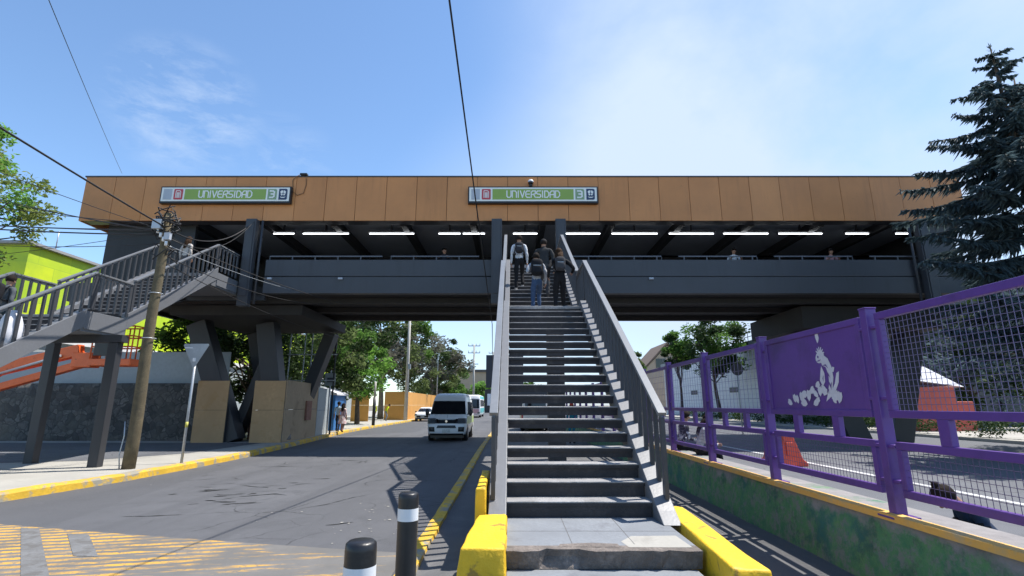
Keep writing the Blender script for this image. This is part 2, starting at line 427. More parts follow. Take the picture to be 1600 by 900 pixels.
# raised crossing with worn yellow hatching
pts = [(-11,9.2),(-8.8,8.45),(-7.5,8.05),(-5.2,7.45),(-3.4,7.02),(-2.2,6.75),(-1.25,6.55),(-1.1,1.5),(-11,1.5)]
struct('crossing', MB().add([(x,y,.008) for x,y in pts], [tuple(range(len(pts)))]), M['crossing'])
mb = MB()
mb.add([(-6.95,7.82,.012),(-4.6,5.3,.012),(-4.3,5.3,.012),(-6.6,7.72,.012)],[(0,1,2,3)])
mb.add([(-6.0,7.47,.012),(-5.05,6.43,.012),(-4.72,6.38,.012),(-5.65,7.4,.012)],[(0,1,2,3)])
struct('crossing_bar', mb, pmat('grey_bar_paint', (.16,.16,.16), .85, .2, 3, 30, .2, stain=(.11,.105,.10), stain_scale=5, stain_lo=.48, stain_hi=.6))
# cracks and small potholes in the carriageway, with a few pale scraps
mb = MB(); rc = random.Random(19)
def crack(x, y, L, ang, w):
    a = R(ang); p = Vector((x,y,.005)); L0 = []; R0 = []
    n = max(4,int(L/.09))
    for i in range(n+1):
        a += rc.uniform(-.5,.5); a = a*.8+R(ang)*.2
        q = Vector((-math.sin(a),math.cos(a),0)); ww = w*rc.uniform(.2,1.2)*math.sin(math.pi*(i+.3)/(n+.6))
        L0.append(p+q*ww); R0.append(p-q*ww); p = p+Vector((math.cos(a),math.sin(a),0))*L/n
    mb.grid([L0,R0],0,False)
for k in range(26):
    crack(rc.uniform(-6.9,-4.6),rc.uniform(9.4,12.2),rc.uniform(.15,.7),rc.uniform(-15,55),rc.uniform(.012,.05))
for x, y, L, a, w in ((-5.2,10.4,.7,12,.07),(-6.3,10.9,.5,20,.06),(-4.7,12.8,.4,5,.05),(-3.6,9.0,2.2,70,.012),(-3.2,11.4,3.0,82,.010),(-7.0,15.2,1.0,20,.03),(-5.5,17,.8,10,.04),(-2.7,8.0,.4,30,.03),(-6.1,8.6,.9,8,.03),(-7.6,12.4,.8,30,.03)):
    crack(x,y,L,a,w)
struct('road_crack', mb, pmat('crack_dark', (.016,.016,.017), .95, .2, 5, 40, 0))
mb = MB()
for k in range(60):
    x, y = (rc.uniform(-2.6,-1.3),rc.uniform(6.9,9.5)) if k < 34 else (rc.uniform(-8.4,-1.4),rc.uniform(7.5,17))
    r = rc.uniform(.006,.03); m = rc.randrange(4,7); a0 = rc.uniform(0,6)
    mb.add([(x+r*rc.uniform(.5,1.4)*math.cos(a0+6.28*i/m),y+r*rc.uniform(.5,1.4)*math.sin(a0+6.28*i/m),.009) for i in range(m)],[tuple(range(m))])
tag(struct('road_grit', mb, M['concrete']), kind='stuff')
# yellow edge line (low kerb) and the island strip beyond it
mb = MB(); rows = []
for i in range(120):
    y = 2+i*.5; x = -1.02-.009*min(y,22)
    j = rnd.uniform(-.008,.008)
    rows.append([(x-.11+j,y,0),(x-.10+j,y,.05),(x+.07+j,y,.055),(x+.08+j,y,.0)])
mb.grid(rows, 0, False); struct('edge_kerb', mb, M['kerb_yellow'])
struct('island', MB().add([(-1.0,1,.012),(3.56,1,.012),(3.56,62,.012),(-1.15,62,.012)], [(0,1,2,3)]), M['asphalt_dark'])
# side road right of the purple fence
struct('side_road', MB().box(4.14,-12,-.02,20.5,140,.15), M['asphalt_side'])
mb = MB()
mb.add([(7.2,4,.155),(7.34,4,.155),(7.34,110,.155),(7.2,110,.155)], [(0,1,2,3)])
mb.add([(8.1,4,.155),(8.24,4,.155),(8.24,110,.155),(8.1,110,.155)], [(0,1,2,3)])
struct('lane_line', mb, pmat('lane_paint', (.62,.62,.62), .7, .1, 2, 12, .1, stain=(.2,.2,.21), stain_scale=2))
struct('verge', MB().box(20.5,-12,-.02,60,140,.28), M['concrete'])

# ------------------------------------------------------------------ low wall + purple fence
wall = thing('low_wall', 'low roadside wall with ragged green paint and an orange edge, carrying the purple fence', 'wall', (3.55,2,0))
mb = MB(); rows = []
for i in range(70):
    y = -3+i*.8
    b = .03*noise.noise(Vector((0,y*.8,0)))
    rows.append([(3.50+b,y,0.01),(3.53+b*.6,y,.25),(3.555,y,.5),(3.57,y,.66),(4.14,y,.66),(4.14,y,0)])
mb.grid(rows, 0, False); mb.build('wall_body', M['greenwall'], wall)
mb = MB(); rows = []
for i in range(140):
    y = -3+i*.4; j = rnd.uniform(-.006,.006)
    rows.append([(3.535+j,y,.64),(3.53+j,y,.70),(3.64+j,y,.705),(3.65+j,y,.664)])
mb.grid(rows, 0, False); mb.build('edge_strip', M['orange_cap'], wall)

fence = thing('purple_fence', 'purple steel fence of framed mesh and sheet panels standing on the low green wall', 'fence', (3.6,5.2,.66))
PX = 3.66
posts = [.6+2.3*i for i in range(20)]
post_me = None
for y in posts:
    mb = MB().box(PX-.055,y-.05,.66,PX+.055,y+.05,2.66)
    mb.box(PX-.13,y-.11,.664,PX+.13,y+.11,.684)
    mb.box(PX-.062,y-.056,2.66,PX+.062,y+.056,2.675)
    for z in (.98,1.3,1.75,2.45):
        mb.box(PX-.035,y-.13,z,PX+.035,y+.13,z+.03)
    mb.build('post', M['purple'], fence, bevel=.006)
def frame(y0, y1, z0, z1, w=.07, d=.06):
    mb = MB()
    mb.box(PX-d/2,y0,z0,PX+d/2,y1,z0+w); mb.box(PX-d/2,y0,z1-w,PX+d/2,y1,z1)
    mb.box(PX-d/2,y0,z0+w,PX+d/2,y0+w,z1-w); mb.box(PX-d/2,y1-w,z0+w,PX+d/2,y1,z1-w)
    return mb
def wires(y0, y1, z0, z1, sp, r=.0028, skip=1):
    mb = MB()
    n = int((y1-y0)/sp)
    for i in range(1, n):
        y = y0+(y1-y0)*i/n; mb.box(PX-r,y-r,z0,PX+r,y+r,z1)
    n = int((z1-z0)/sp)
    for i in range(1, n):
        z = z0+(z1-z0)*i/n; mb.box(PX+r+.0005,y0,z-r*1.25,PX+3.4*r,y1,z+r*1.25)
    return mb
solid_art = None
for i, (a, b) in enumerate(zip(posts, posts[1:])):
    y0, y1 = a+.12, b-.12
    fu = frame(y0, y1, 1.58, 2.6).build('upper_frame', M['purple'], fence, bevel=.006)
    fl = frame(y0+.02, y1-.02, .86, 1.36).build('lower_frame', M['purple'], fence, bevel=.006)
    for t in (.3, .7):
        ym = y0+(y1-y0)*t
        MB().box(PX-.03,ym-.06,1.36,PX+.03,ym+.06,1.58).build('bracket', M['purple'], fence, bevel=.005)
    if i == 2:
        pl = MB().box(PX-.012,y0+.07,1.65,PX+.012,y1-.07,2.53).build('sheet_panel', M['purple'], fu)
        solid_art = (pl, y0, y1)
    else:
        wires(y0+.07,y1-.07,1.65,2.53,.053 if i < 3 else .13,   .0018 if i < 3 else .0022).build('wire_mesh', M['wire'], fu)
    wires(y0+.09,y1-.09,.93,1.29,.055 if i < 6 else .1, .0017).build('wire_mesh', pmat('dark_wire',(.10,.07,.16),.5,bump=0) if i==0 else bpy.data.materials['dark_wire'], fl)
# white cut-paper figure and petals on the solid purple panel (u grows towards the camera-far end being left in view)
pl, y0, y1 = solid_art
art = MB(); ACNT = [0]
def apoly(pts, u0, v0, sc=1.0, rot=0, m=0):
    ACNT[0] += 1
    x = PX-.0135-.00018*ACNT[0]
    cr, sr = math.cos(R(rot)), math.sin(R(rot))
    u0, v0, sc = 1.0+(u0-1.0)*1.12, .02+v0*1.10, sc*1.22; vs = []
    for u, v in pts:
        u, v = u*sc, v*sc
        uu, vv = u*cr-v*sr, u*sr+v*cr
        vs.append((x, y1-.07-(u0+uu), 1.65+v0+vv))
    art.add(vs, [tuple(range(len(vs)))], m)
def ell(a, b, n=14): return [(a*math.cos(2*math.pi*k/n), b*math.sin(2*math.pi*k/n)) for k in range(n)]
petal = [(0,0),(.028,.03),(.036,.07),(.02,.105),(0,.095),(-.02,.105),(-.036,.07),(-.028,.03)]
apoly([(0,0),(.03,.02),(.055,.06),(.05,.12),(.02,.19),(-.01,.17),(-.02,.08)], 1.18, .68, .75, 8)       # flame tip above
apoly(ell(.075,.055), 1.19, .53, 1, 20)                                        # head
for k in range(6): apoly([(-.012,0),(.012,0),(.005,.075),(-.006,.07)], 1.20, .56, 1, 60-28*k)  # crest of gills
apoly([(-.07,.05),(-.02,.10),(.05,.06),(.09,-.02),(.10,-.12),(.06,-.24),(.0,-.31),(-.06,-.34),(-.02,-.27),(.02,-.18),(.03,-.09),(.0,-.02),(-.05,0)], 1.27, .44, 1, 0)
apoly([(0,0),(.05,.03),(.07,.10),(.05,.17),(.02,.13),(-.02,.06)], 1.18, .22, 1.1, 12)
apoly([(0,0),(.06,-.02),(.10,.02),(.07,.04),(.03,.03)], 1.34, .36, .8, 20)
apoly([(0,0),(.08,.06),(.14,.16),(.15,.26),(.11,.24),(.08,.14),(.02,.06)], 1.28, .10, 1, -8)
rr = random.Random(11)
for u in [.55,.62,.68,.72,.80,.86,.93,.97,1.02,1.08,1.12,1.18,1.25,1.31,1.38,1.42,.75,.9,1.05,1.36]:
    apoly(petal, u, rr.uniform(.03,.05+.2*max(0,1-abs(u-1.0)/.45)), rr.uniform(.6,1.15), rr.uniform(-80,80))
apoly(ell(.012,.012), 1.165, .535, 1, 0, 1); apoly([(-.05,-.02),(.0,-.03),(.04,-.02),(.0,-.018)], 1.17, .52, 1, 10, 1)
for (u, v, r, k) in ((1.27,.42,-20,1),(1.29,.33,-35,1),(1.285,.24,-55,1),(1.26,.18,-70,.8),(1.34,.22,70,.9),(1.22,.30,80,.7)):
    apoly([(-.045,.0),(0,.012),(.05,.0),(0,.028)], u, v, k, r, 1)
art.build('figure_artwork', [pmat('white_transfer',(.62,.60,.66),.5,.1,8,30,0), M['purple']], pl, recalc=False)

# ------------------------------------------------------------------ stairs
Y0, TR, RI, Z0 = 6.25, .289, .175, .455
L1, LEN = 20, 1.2
YL = Y0+L1*TR; ZL = Z0+L1*RI
N2 = 14
def tread_line(y):      # nosing height
    if y <= YL: return Z0+(y-Y0)/TR*RI+RI
    if y <= YL+LEN: return ZL
    return ZL+(y-YL-LEN)/TR*RI+RI
def stairway(name, label, xa, xb, dy, group=None):
    t = thing(name, label, 'stairway', (xa,Y0+dy,0), group)
    rm = random.Random(int(abs(xa)*10)+2)
    def step(k, y, z):
        j = rm.uniform(-.008,.008)
        nb = 18; fr = []
        for i in range(nb+1):
            xx = xa+(xb-xa)*i/nb; e = .010*noise.noise(Vector((xx*5,k*3.1,xa)))+.006*noise.noise(Vector((xx*17,k*1.7,2)))
            fr.append((xx,y+dy-.026+j+e,.004*noise.noise(Vector((xx*9,k*2.3,7)))))
        mb = MB().grid([[(a,b_,z-.018) for a,b_,c in fr],[(a,b_-.001,z-.005+c) for a,b_,c in fr],[(a,b_+.012,z+c*.4) for a,b_,c in fr],[(a,y+dy+TR+.01,z) for a,b_,c in fr],[(a,y+dy+TR+.01,z-.0162) for a,b_,c in fr]],0,False); mb.box(xa,y+dy-.018+j,z-.055,xb,y+dy+TR+.008,z-.0185,1)
        o = mb.build('tread', [M['tread'],M['riser']], t)
        lo = z-RI+.045 if k >= 4 else z-RI+.002
        if k >= 9: lo = z-.125
        mb = MB().box(xa+.005,y+dy+.0,lo,xb-.005,y+dy+.022,z-.052)
        mb.build('riser', M['riser'], t)
    for k in range(1, L1): step(k, Y0+(k-1)*TR, Z0+k*RI)
    MB().box(xa-.19,YL-TR+dy,ZL-.07,xb+.19,YL+LEN+dy,ZL).build('landing', M['tread'], t, bevel=.01)
    MB().box(xa-.17,YL-TR+dy+.02,ZL-.42,xb+.17,YL+LEN+dy-.02,ZL-.072).build('landing_beam', M['stringer'], t)
    MB().box(xa,YL-TR+dy+.0,ZL-RI+.03,xb,YL-TR+dy+.018,ZL-.072).build('riser', M['riser'], t)
    for k in range(1, N2): step(k+9, YL+LEN+(k-1)*TR, ZL+k*RI)
    ye = YL+LEN+(N2-1)*TR; ze = ZL+N2*RI
    MB().box(xa-.19,ye+dy,ze-.1,xb+.19,20.3,ze).build('top_platform', M['tread'], t)
    MB().box(xa-.17,ye+dy+.03,ze-.45,xb+.17,20.0,ze-.102).build('platform_beam', M['stringer'], t)
    s = RI/TR
    for side in (-1, 1):
        xi = xa if side < 0 else xb
        x0, x1 = (xi-.2, xi-.003) if side < 0 else (xi+.003, xi+.2)
        up = .11
        def slope_beam(ya, yb, z_of, d=.46):
            za, zb = z_of(ya)+up, z_of(yb)+up
            return MB().prism([(ya+dy,za-d),(yb+dy,zb-d),(yb+dy,zb),(ya+dy,za)], 'x', x0, x1)
        f1 = lambda y: Z0+(y-Y0)*s+RI*.9
        f2 = lambda y: ZL+(y-YL-LEN)*s+RI*.9
        mb = MB().prism([(Y0-.42+dy,Z0+.002),(Y0+.35+dy,Z0+.002),(YL-TR+.1+dy,f1(YL-TR+.1)+up-.46),(YL-TR+.1+dy,f1(YL-TR+.1)+up),(Y0-.22+dy,f1(Y0-.22)+up-.02)], 'x', x0, x1)
        mb.build('stringer', M['stringer'], t, bevel=.008)
        MB().box(x0,YL-TR+.1+dy,ZL-.36,x1,YL+LEN+.02+dy,ZL+.11).build('stringer', M['stringer'], t, bevel=.008)
        slope_beam(YL+LEN+.02, ye+.3, f2).build('stringer', M['stringer'], t, bevel=.008)
        MB().box(x0,ye+.3+dy,ze-.4,x1,20.0,ze+.09).build('stringer', M['stringer'], t, bevel=.008)
        xr = xi-.155 if side < 0 else xi+.155
        H = 1.03
        # first flight railing, landing railing, second flight railing
        for (ya, yb, fn) in ((Y0-.08, YL-.05, f1), (YL-.02, YL+LEN+.05, lambda y: ZL+.1), (YL+LEN+.12, ye+.2, f2), (ye+.28, 19.7-dy, lambda y: ze+.1)):
            rl = MB().beam((xr,ya+dy,fn(ya)+H),(xr,yb+dy,fn(yb)+H),.10,.045)
            rl.beam((xr,ya+dy,fn(ya)+H-.06),(xr,yb+dy,fn(yb)+H-.06),.03,.06)
            ro = rl.build('handrail', M['rail'], t, bevel=.005)
            n = max(2, int(round((yb-ya)/.26)))
            for i in range(n+1):
                y = ya+.03+(yb-ya-.06)*i/n
                zb = fn(y)+up-.03
                w = .03 if 0 < i < n else .045
                MB().box(xr-.024,y-w+dy,zb,xr+.024,y+w+dy,fn(y)+H-.05).build('baluster', M['baluster'], ro)
    return t
XA, XB = -.06, 1.6
st = stairway('stairway', 'central grey steel stairway rising from the yellow kerbs to the footbridge', XA, XB, 0, 'stairways up to the footbridge')
MB().box(.85,12.3,0,1.25,12.7,ZL-.42).build('column', M['steel_dark'], st)
MB().box(1.42,17.0,0,1.72,17.4,5.9).build('column', M['steel_dark'], st)
st2 = stairway('stairway', 'left grey steel stairway seen from its side, rising over the pavement on dark columns', -13.0, -11.1, 1.1, 'stairways up to the footbridge')
MB().box(-10.76,13.62,.16,-10.50,13.83,ZL-.63).build('column', M['steel_dark'], st2, bevel=.01)
MB().box(-13.2,14.5,.16,-12.95,14.72,ZL+.1).build('column', M['steel_dark'], st2, bevel=.01)
MB().box(-13.2,13.6,ZL-.62,-10.4,13.85,ZL-.43).build('cross_beam', M['steel_dark'], st2)
MB().box(-13.2,6.6,.15,-10.9,7.9,.45).build('foot_slab', M['concrete'], st2, bevel=.02)

# base platform and yellow blocks of the central stairway
base = thing('stair_base', 'cracked grey concrete platform at the foot of the central stairway', 'platform', (.8,5,0))
mb = MB(); rows = []
nx = 24
top = []; mid = []; bot = []
for i in range(nx+1):
    x = -.05+1.72*i/nx
    e = 4.89+.06*noise.noise(Vector((x*3,0,1)))+.03*noise.noise(Vector((x*11,2,1)))+(.07 if .28 < x < .62 else 0)
    top.append((x,e,.455-.012*abs(noise.noise(Vector((x*6,5,0)))))); mid.append((x,e+.02+.02*noise.noise(Vector((x*9,3,0))),.39)); bot.append((x,4.92,.30))
mb.grid([bot,mid,top,[(p[0],e0,.455) for p,e0 in zip(top,[5.06]*99)]], 1, False)
mb.box(-.05,5.06,.30,1.67,7.6,.455,0)
mb.build('upper_slab', [M['slab'], M['slab_edge']], base)
mb = MB().add([(1.05,5.0,.4562),(1.62,4.99,.4562),(1.60,5.42,.4562),(1.16,5.40,.4562),(1.02,5.2,.4562)],[(0,1,2,3,4)]); mb.build('mended_patch', M['concrete'], base)
MB().add([(.42,5.02,.4564),(.98,5.0,.4564),(.97,5.12,.4564),(.70,5.15,.4564),(.44,5.11,.4564)],[(0,1,2,3,4)]).build('broken_patch', M['slab_edge'], base)
mb = MB()
for y in (5.6,6.2): mb.box(-.03,y,.4552,1.66,y+.008,.4565)
for x in (.55,1.12): mb.box(x,5.1,.4552,x+.008,6.3,.4563)
mb.build('joint', pmat('joint_dark',(.12,.12,.12),.9), base)
MB().box(-.05,2.6,.02,1.62,4.91,.30).build('lower_slab', M['slab'], base, bevel=.01)
def blob(name, parent, corners, mat, bev, label=None):
    o = MB().hexa(corners).build(name, mat, None, 0)
    me = o.data
    bm = bmesh.new(); bm.from_mesh(me)
    bmesh.ops.bevel(bm, geom=list(bm.edges), offset=bev, segments=3, profile=.6, affect='EDGES')
    bmesh.ops.subdivide_edges(bm, edges=[e for e in bm.edges if e.calc_length() > .2], cuts=5, use_grid_fill=True)
    for v in bm.verts:
        n = noise.noise(v.co*5)*.012+noise.noise(v.co*17)*.004
        v.co += v.normal*(n*1.3+.006*noise.noise(v.co*31))
    for f in bm.faces: f.smooth = True
    bm.to_mesh(me); bm.free()
    return o
bl = blob('kerb_block', None, [(-.50,4.66,.01),(-.05,4.66,.01),(-.05,5.95,.01),(-.42,5.95,.01),(-.44,4.72,.52),(-.055,4.72,.52),(-.055,5.9,.56),(-.36,5.9,.56)], M['yellow'], .025)
tag(bl, 'bright yellow painted concrete block left of the stairway foot', 'kerb block', 'yellow blocks at the foot of the stairway')
bu = blob('kerb_block', None, [(-.42,5.99,.01),(-.28,5.99,.01),(-.28,7.3,.01),(-.42,7.3,.01),(-.40,6.0,.80),(-.30,6.0,.80),(-.30,7.28,.84),(-.40,7.28,.84)], M['yellow'], .018)
tag(bu, 'thin upright yellow slab behind the left yellow block, beside the stringer', 'kerb block', 'yellow blocks at the foot of the stairway')
br = blob('kerb_block', None, [(1.66,4.2,.01),(2.0,4.2,.01),(2.14,6.8,.01),(1.82,6.8,.01),(1.67,4.26,.50),(1.97,4.26,.48),(2.10,6.75,.48),(1.84,6.75,.50)], M['yellow'], .028)
tag(br, 'long yellow painted concrete block right of the stairway foot', 'kerb block', 'yellow blocks at the foot of the stairway')

# ------------------------------------------------------------------ footbridge
br = thing('footbridge', 'dark grey steel footbridge with an ochre panelled roof edge crossing the road', 'footbridge', (0,20,0))
XL, XR, YF = -17.9, 18.8, 20.0
ZB, ZT = 9.12, 11.05
mb = MB()
n = 29; pw = (XR-XL)/n
for i in range(n):
    j = rnd.uniform(-.006,.006)
    mb.box(XL+i*pw+.009,YF-.03+j,ZB,XL+(i+1)*pw-.009+j*.5,YF+.02,ZT,rnd.choice((0,0,0,1,2)))
# end returns
for xs in (XL, XR):
    for k in range(7):
        y = YF+.03+k*1.45; mb.box(xs-.025,y+.008,ZB,xs+.025,y+1.442,ZT)
mb.build('fascia', [M['fascia'],M['fascia_b'],M['fascia_c']], br)
mb = MB().box(XL+.03,YF+.025,ZB+.02,XR-.03,YF+.09,ZT-.02); mb.build('fascia_backing', M['seam'], br)
mb = MB().box(XL-.05,YF-.05,ZT+.002,XR+.05,YF+.14,ZT+.06); mb.build('coping', M['steel'], br)
MB().box(XL+.1,YF+.1,10.7,XR-.1,30.6,11.0).build('roof', M['greyroof'], br)
MB().box(XL+.1,YF+.1,9.14,XR-.1,YF+.55,9.5).build('header_beam', M['steel'], br)
MB().box(XL+.1,YF+.56,9.45,XR-.1,30.4,9.55).build('ceiling', M['ceiling'], br)
for i in range(13):
    x = -16.4+i*2.95
    MB().box(x-.13,YF+.57,9.1,x+.13,26.4,9.448).build('ceiling_beam', M['steel_dark'], br)
# deck, edge beam, parapet, rails
MB().box(XL+.2,YF+.3,6.08,XR-.2,26.3,6.38).build('deck', M['steel_soffit'], br)
for x0, x1 in ((-10.0,-.75),(2.05,18.6)):
    MB().box(x0,YF+.02,6.06,x1,YF+.29,6.74).build('edge_beam', M['steel'], br, bevel=.01)
    MB().box(x0,YF+.10,6.74,x1,YF+.27,6.775).build('groove', M['black'], br)
    MB().box(x0,YF+.04,6.775,x1,YF+.24,7.46).build('parapet', M['steel'], br, bevel=.01)
MB().box(-.70,YF+.1,5.98,2.0,YF+.28,6.375).build('edge_beam', M['steel'], br)
MB().box(XL+.1,YF+.05,5.75,-13.3,YF+.3,6.5).build('edge_beam', M['steel'], br)
MB().box(-13.25,YF+.35,5.85,-10.05,YF+.5,6.075).build('edge_beam', M['steel'], br)
x = -9.9
while x < 18:
    if not (-1.6 < x < 1.9) :
        w = 4.6 if x+4.6 < -.9 or x > 1.8 else 3.6
        w = min(w, 18.4-x)
        mb = MB().box(x,YF+.1,7.60,x+w,YF+.16,7.65)
        k = 0
        while k*.93 <= w+.01:
            mb.box(x+k*.93-.02 if k else x,YF+.11,7.462,x+k*.93+.02,YF+.15,7.60); k += 1
        mb.build('guard_rail', M['guard'], br)
    x += 4.95 if x < -1.6 else 3.9
    if -1.6 < x < 2: x = 2.2
MB().box(XL+.2,26.2,6.06,XR-.2,26.4,7.5).build('parapet', M['steel'], br)
mb = MB().box(XL+.2,26.45,7.5,XR-.2,26.55,9.44)
mb.build('rear_wall', M['steel'], br)
for xx in (-3.4,-.2,4.6,10.4): MB().box(xx,26.3,7.9,xx+1.9,26.44,8.5).build('notice_board', M['steel_dark'], br)
# closed left part and right part
MB().box(-17.1,YF+.6,5.9,-13.4,YF+.75,9.14).build('left_wall', M['steel_dark'], br)
MB().box(-17.1,YF+.76,5.9,-16.95,26.3,9.14).build('end_wall', M['steel_dark'], br)
MB().box(17.25,YF+.32,6.4,18.4,YF+.5,9.13).build('right_wall', M['steel'], br)
MB().box(18.42,YF+.6,6.39,18.6,26.4,9.44).build('end_wall', M['steel_dark'], br)
for xx, zb in ((-10.62,5.5),(-.62,5.6),(1.98,5.6),(16.7,5.4)):
    MB().box(xx-.21,YF-.28,zb,xx+.21,YF+.015,9.115).build('column', M['steel'], br, bevel=.012)
    MB().box(xx-.14,YF-.31,zb+.4,xx+.14,YF-.282,9.0).build('column_plate', M['steel'], br)
# under-deck girders and left pier
for y in (21.2,23.4,25.6): MB().box(-14.5,y-.15,5.86,17.5,y+.15,6.077).build('girder', M['steel_soffit'], br)
MB().box(-14.5,21.4,5.42,-8.9,27.2,5.85).build('pier_cap', M['steel_soffit'], br, bevel=.02)
for p, q, w in (((-14.1,22.9,5.3),(-12.0,22.9,.16),.85),((-11.1,23.1,5.3),(-10.1,23.1,.16),.8),((-11.0,23.6,4.2),(-12.3,23.6,.16),.4),
             ((-9.25,26.2,5.3),(-10.9,26.2,.16),.55),((-13.2,26.4,5.3),(-11.9,26.4,.16),.7)):
    MB().beam(p,q,w,.7,up=(0,1,0)).build('pier_leg', M['steel_dark'], br, bevel=.02)
MB().box(12.4,21.6,4.9,18.6,26.4,5.85).build('pier_cap', M['steel_soffit'], br)
for p, q in (((13.2,23,4.92),(14.9,23,.15)),((17.9,23,4.92),(16.6,23,.15))):
    MB().beam(p,q,.9,.8,up=(0,1,0)).build('pier_leg', M['steel_dark'], br, bevel=.02)

MB().tube([(-9.9,YF+.06,6.78),(-.8,YF+.06,6.78)],.022,6).build('conduit', M['steel_dark'], br)
MB().tube([(2.1,YF+.06,6.78),(16.3,YF+.06,6.78)],.022,6).build('conduit', M['steel_dark'], br)
for xx in (-9.75,-6.9,5.6): MB().box(xx-.09,YF-.06,6.62,xx+.09,YF+.018,6.70).build('bulkhead_light', M['signgrey'], br, bevel=.01)
MB().tube([(-10.25,YF-.06,9.1),(-10.25,YF-.06,5.6)],.05,8).build('drainpipe', M['steel'], br)
MB().tube([(16.28,YF-.06,9.1),(16.28,YF-.06,5.5)],.05,8).build('drainpipe', M['steel'], br)
# fluorescent lamps under the bridge roof
LP = [(-10.05,.9),(-8.2,2.0),(-5.3,1.95),(-2.75,.95),(-1.68,.95),(.58,1.05),(3.0,1.75),(5.4,2.0),(7.9,1.95),(10.3,1.95),(12.7,1.9),(15.2,1.0),(17.2,.6)]
LN = ['leftmost short light tube, beside the left column','long light tube right next to the short leftmost one','long light tube midway between the two station signs',
 'short light tube, left one of the close pair left of the stairs','short light tube, right one of the close pair left of the stairs','short light tube straight above the people on the stairs',
 'long light tube just right of the stair opening','long light tube, second to the right of the stair opening','long light tube, third to the right of the stair opening','long light tube above the person in white at the railing',
 'long light tube above the person in pink at the railing','short light tube left of the right hand column','shortest light tube, by the conifer']
for (x, L), lb in zip(LP, LN):
    t = thing('ceiling_lamp', lb, 'lamp', (x,21.45,9.3), 'light tubes under the footbridge roof')
    MB().box(x-L/2-.05,21.36,9.10,x+L/2+.05,21.54,9.17).build('housing', M['steel'], t)
    MB().box(x-.03,21.42,9.171,x+.03,21.48,9.449).build('hanger', M['steel_dark'], t)
    MB().tube([(x-L/2,21.45,9.06),(x+L/2,21.45,9.06)],.022,8).build('light_tube', M['tube'], t)

# ------------------------------------------------------------------ station signs
G = {'U':[[(0,1),(0,.2),(.2,0),(.6,0),(.8,.2),(.8,1)]], 'N':[[(0,0),(0,1),(.55,1),(.8,.78),(.8,0)]], 'I':[[(.1,0),(.1,1)]],
 'V':[[(0,1),(.4,0),(.8,1)]], 'E':[[(.8,1),(.25,1),(0,.78),(0,.22),(.25,0),(.8,0)],[(0,.5),(.7,.5)]],
 'R':[[(0,0),(0,.78),(.25,1),(.8,1),(.8,.55),(.2,.45)],[(.45,.5),(.8,0)]], 'S':[[(.8,1),(.2,1),(0,.85),(0,.62),(.2,.52),(.6,.48),(.8,.36),(.8,.15),(.6,0),(0,0)]],
 'D':[[(0,0),(0,1),(.5,1),(.8,.72),(.8,.28),(.5,0),(0,0)]], 'A':[[(0,0),(0,.72),(.28,1),(.8,1),(.8,0)],[(0,.42),(.8,.42)]],
 '3':[[(0,1),(.55,1),(.8,.85),(.8,.62),(.6,.52),(.25,.52)],[(.6,.5),(.8,.38),(.8,.15),(.55,0),(0,0)]]}
def strokes(mb, ch, x, z, w, h, y, th, cnt):
    for pl in G[ch]:
        P = [(x+u*w, z+v*h) for u, v in pl]
        for a, b in zip(P, P[1:]):
            cnt[0] += 1
            dx, dz = b[0]-a[0], b[1]-a[1]; l = math.hypot(dx,dz); ux, uz = dx/l*th*.45, dz/l*th*.45
            yy = y-.0004*(cnt[0] % 12)
            mb.beam((a[0]-ux,yy,a[1]-uz),(b[0]+ux,yy,b[1]+uz),.008,th,up=(-dz,0,dx))
def rrect(x0,z0,x1,z1,r,corners=(1,1,1,1)):
    P = []
    for (cx,cz,a0,on) in ((x1-r,z0+r,-90,corners[0]),(x1-r,z1-r,0,corners[1]),(x0+r,z1-r,90,corners[2]),(x0+r,z0+r,180,corners[3])):
        if not on:
            P.append((cx+(r if a0 in(-90,0) else -r), cz+(r if a0 in (0,90) else -r))); continue
        for k in range(5):
            a = R(a0+22.5*k); P.append((cx+r*math.cos(a),cz+r*math.sin(a)))
    return P
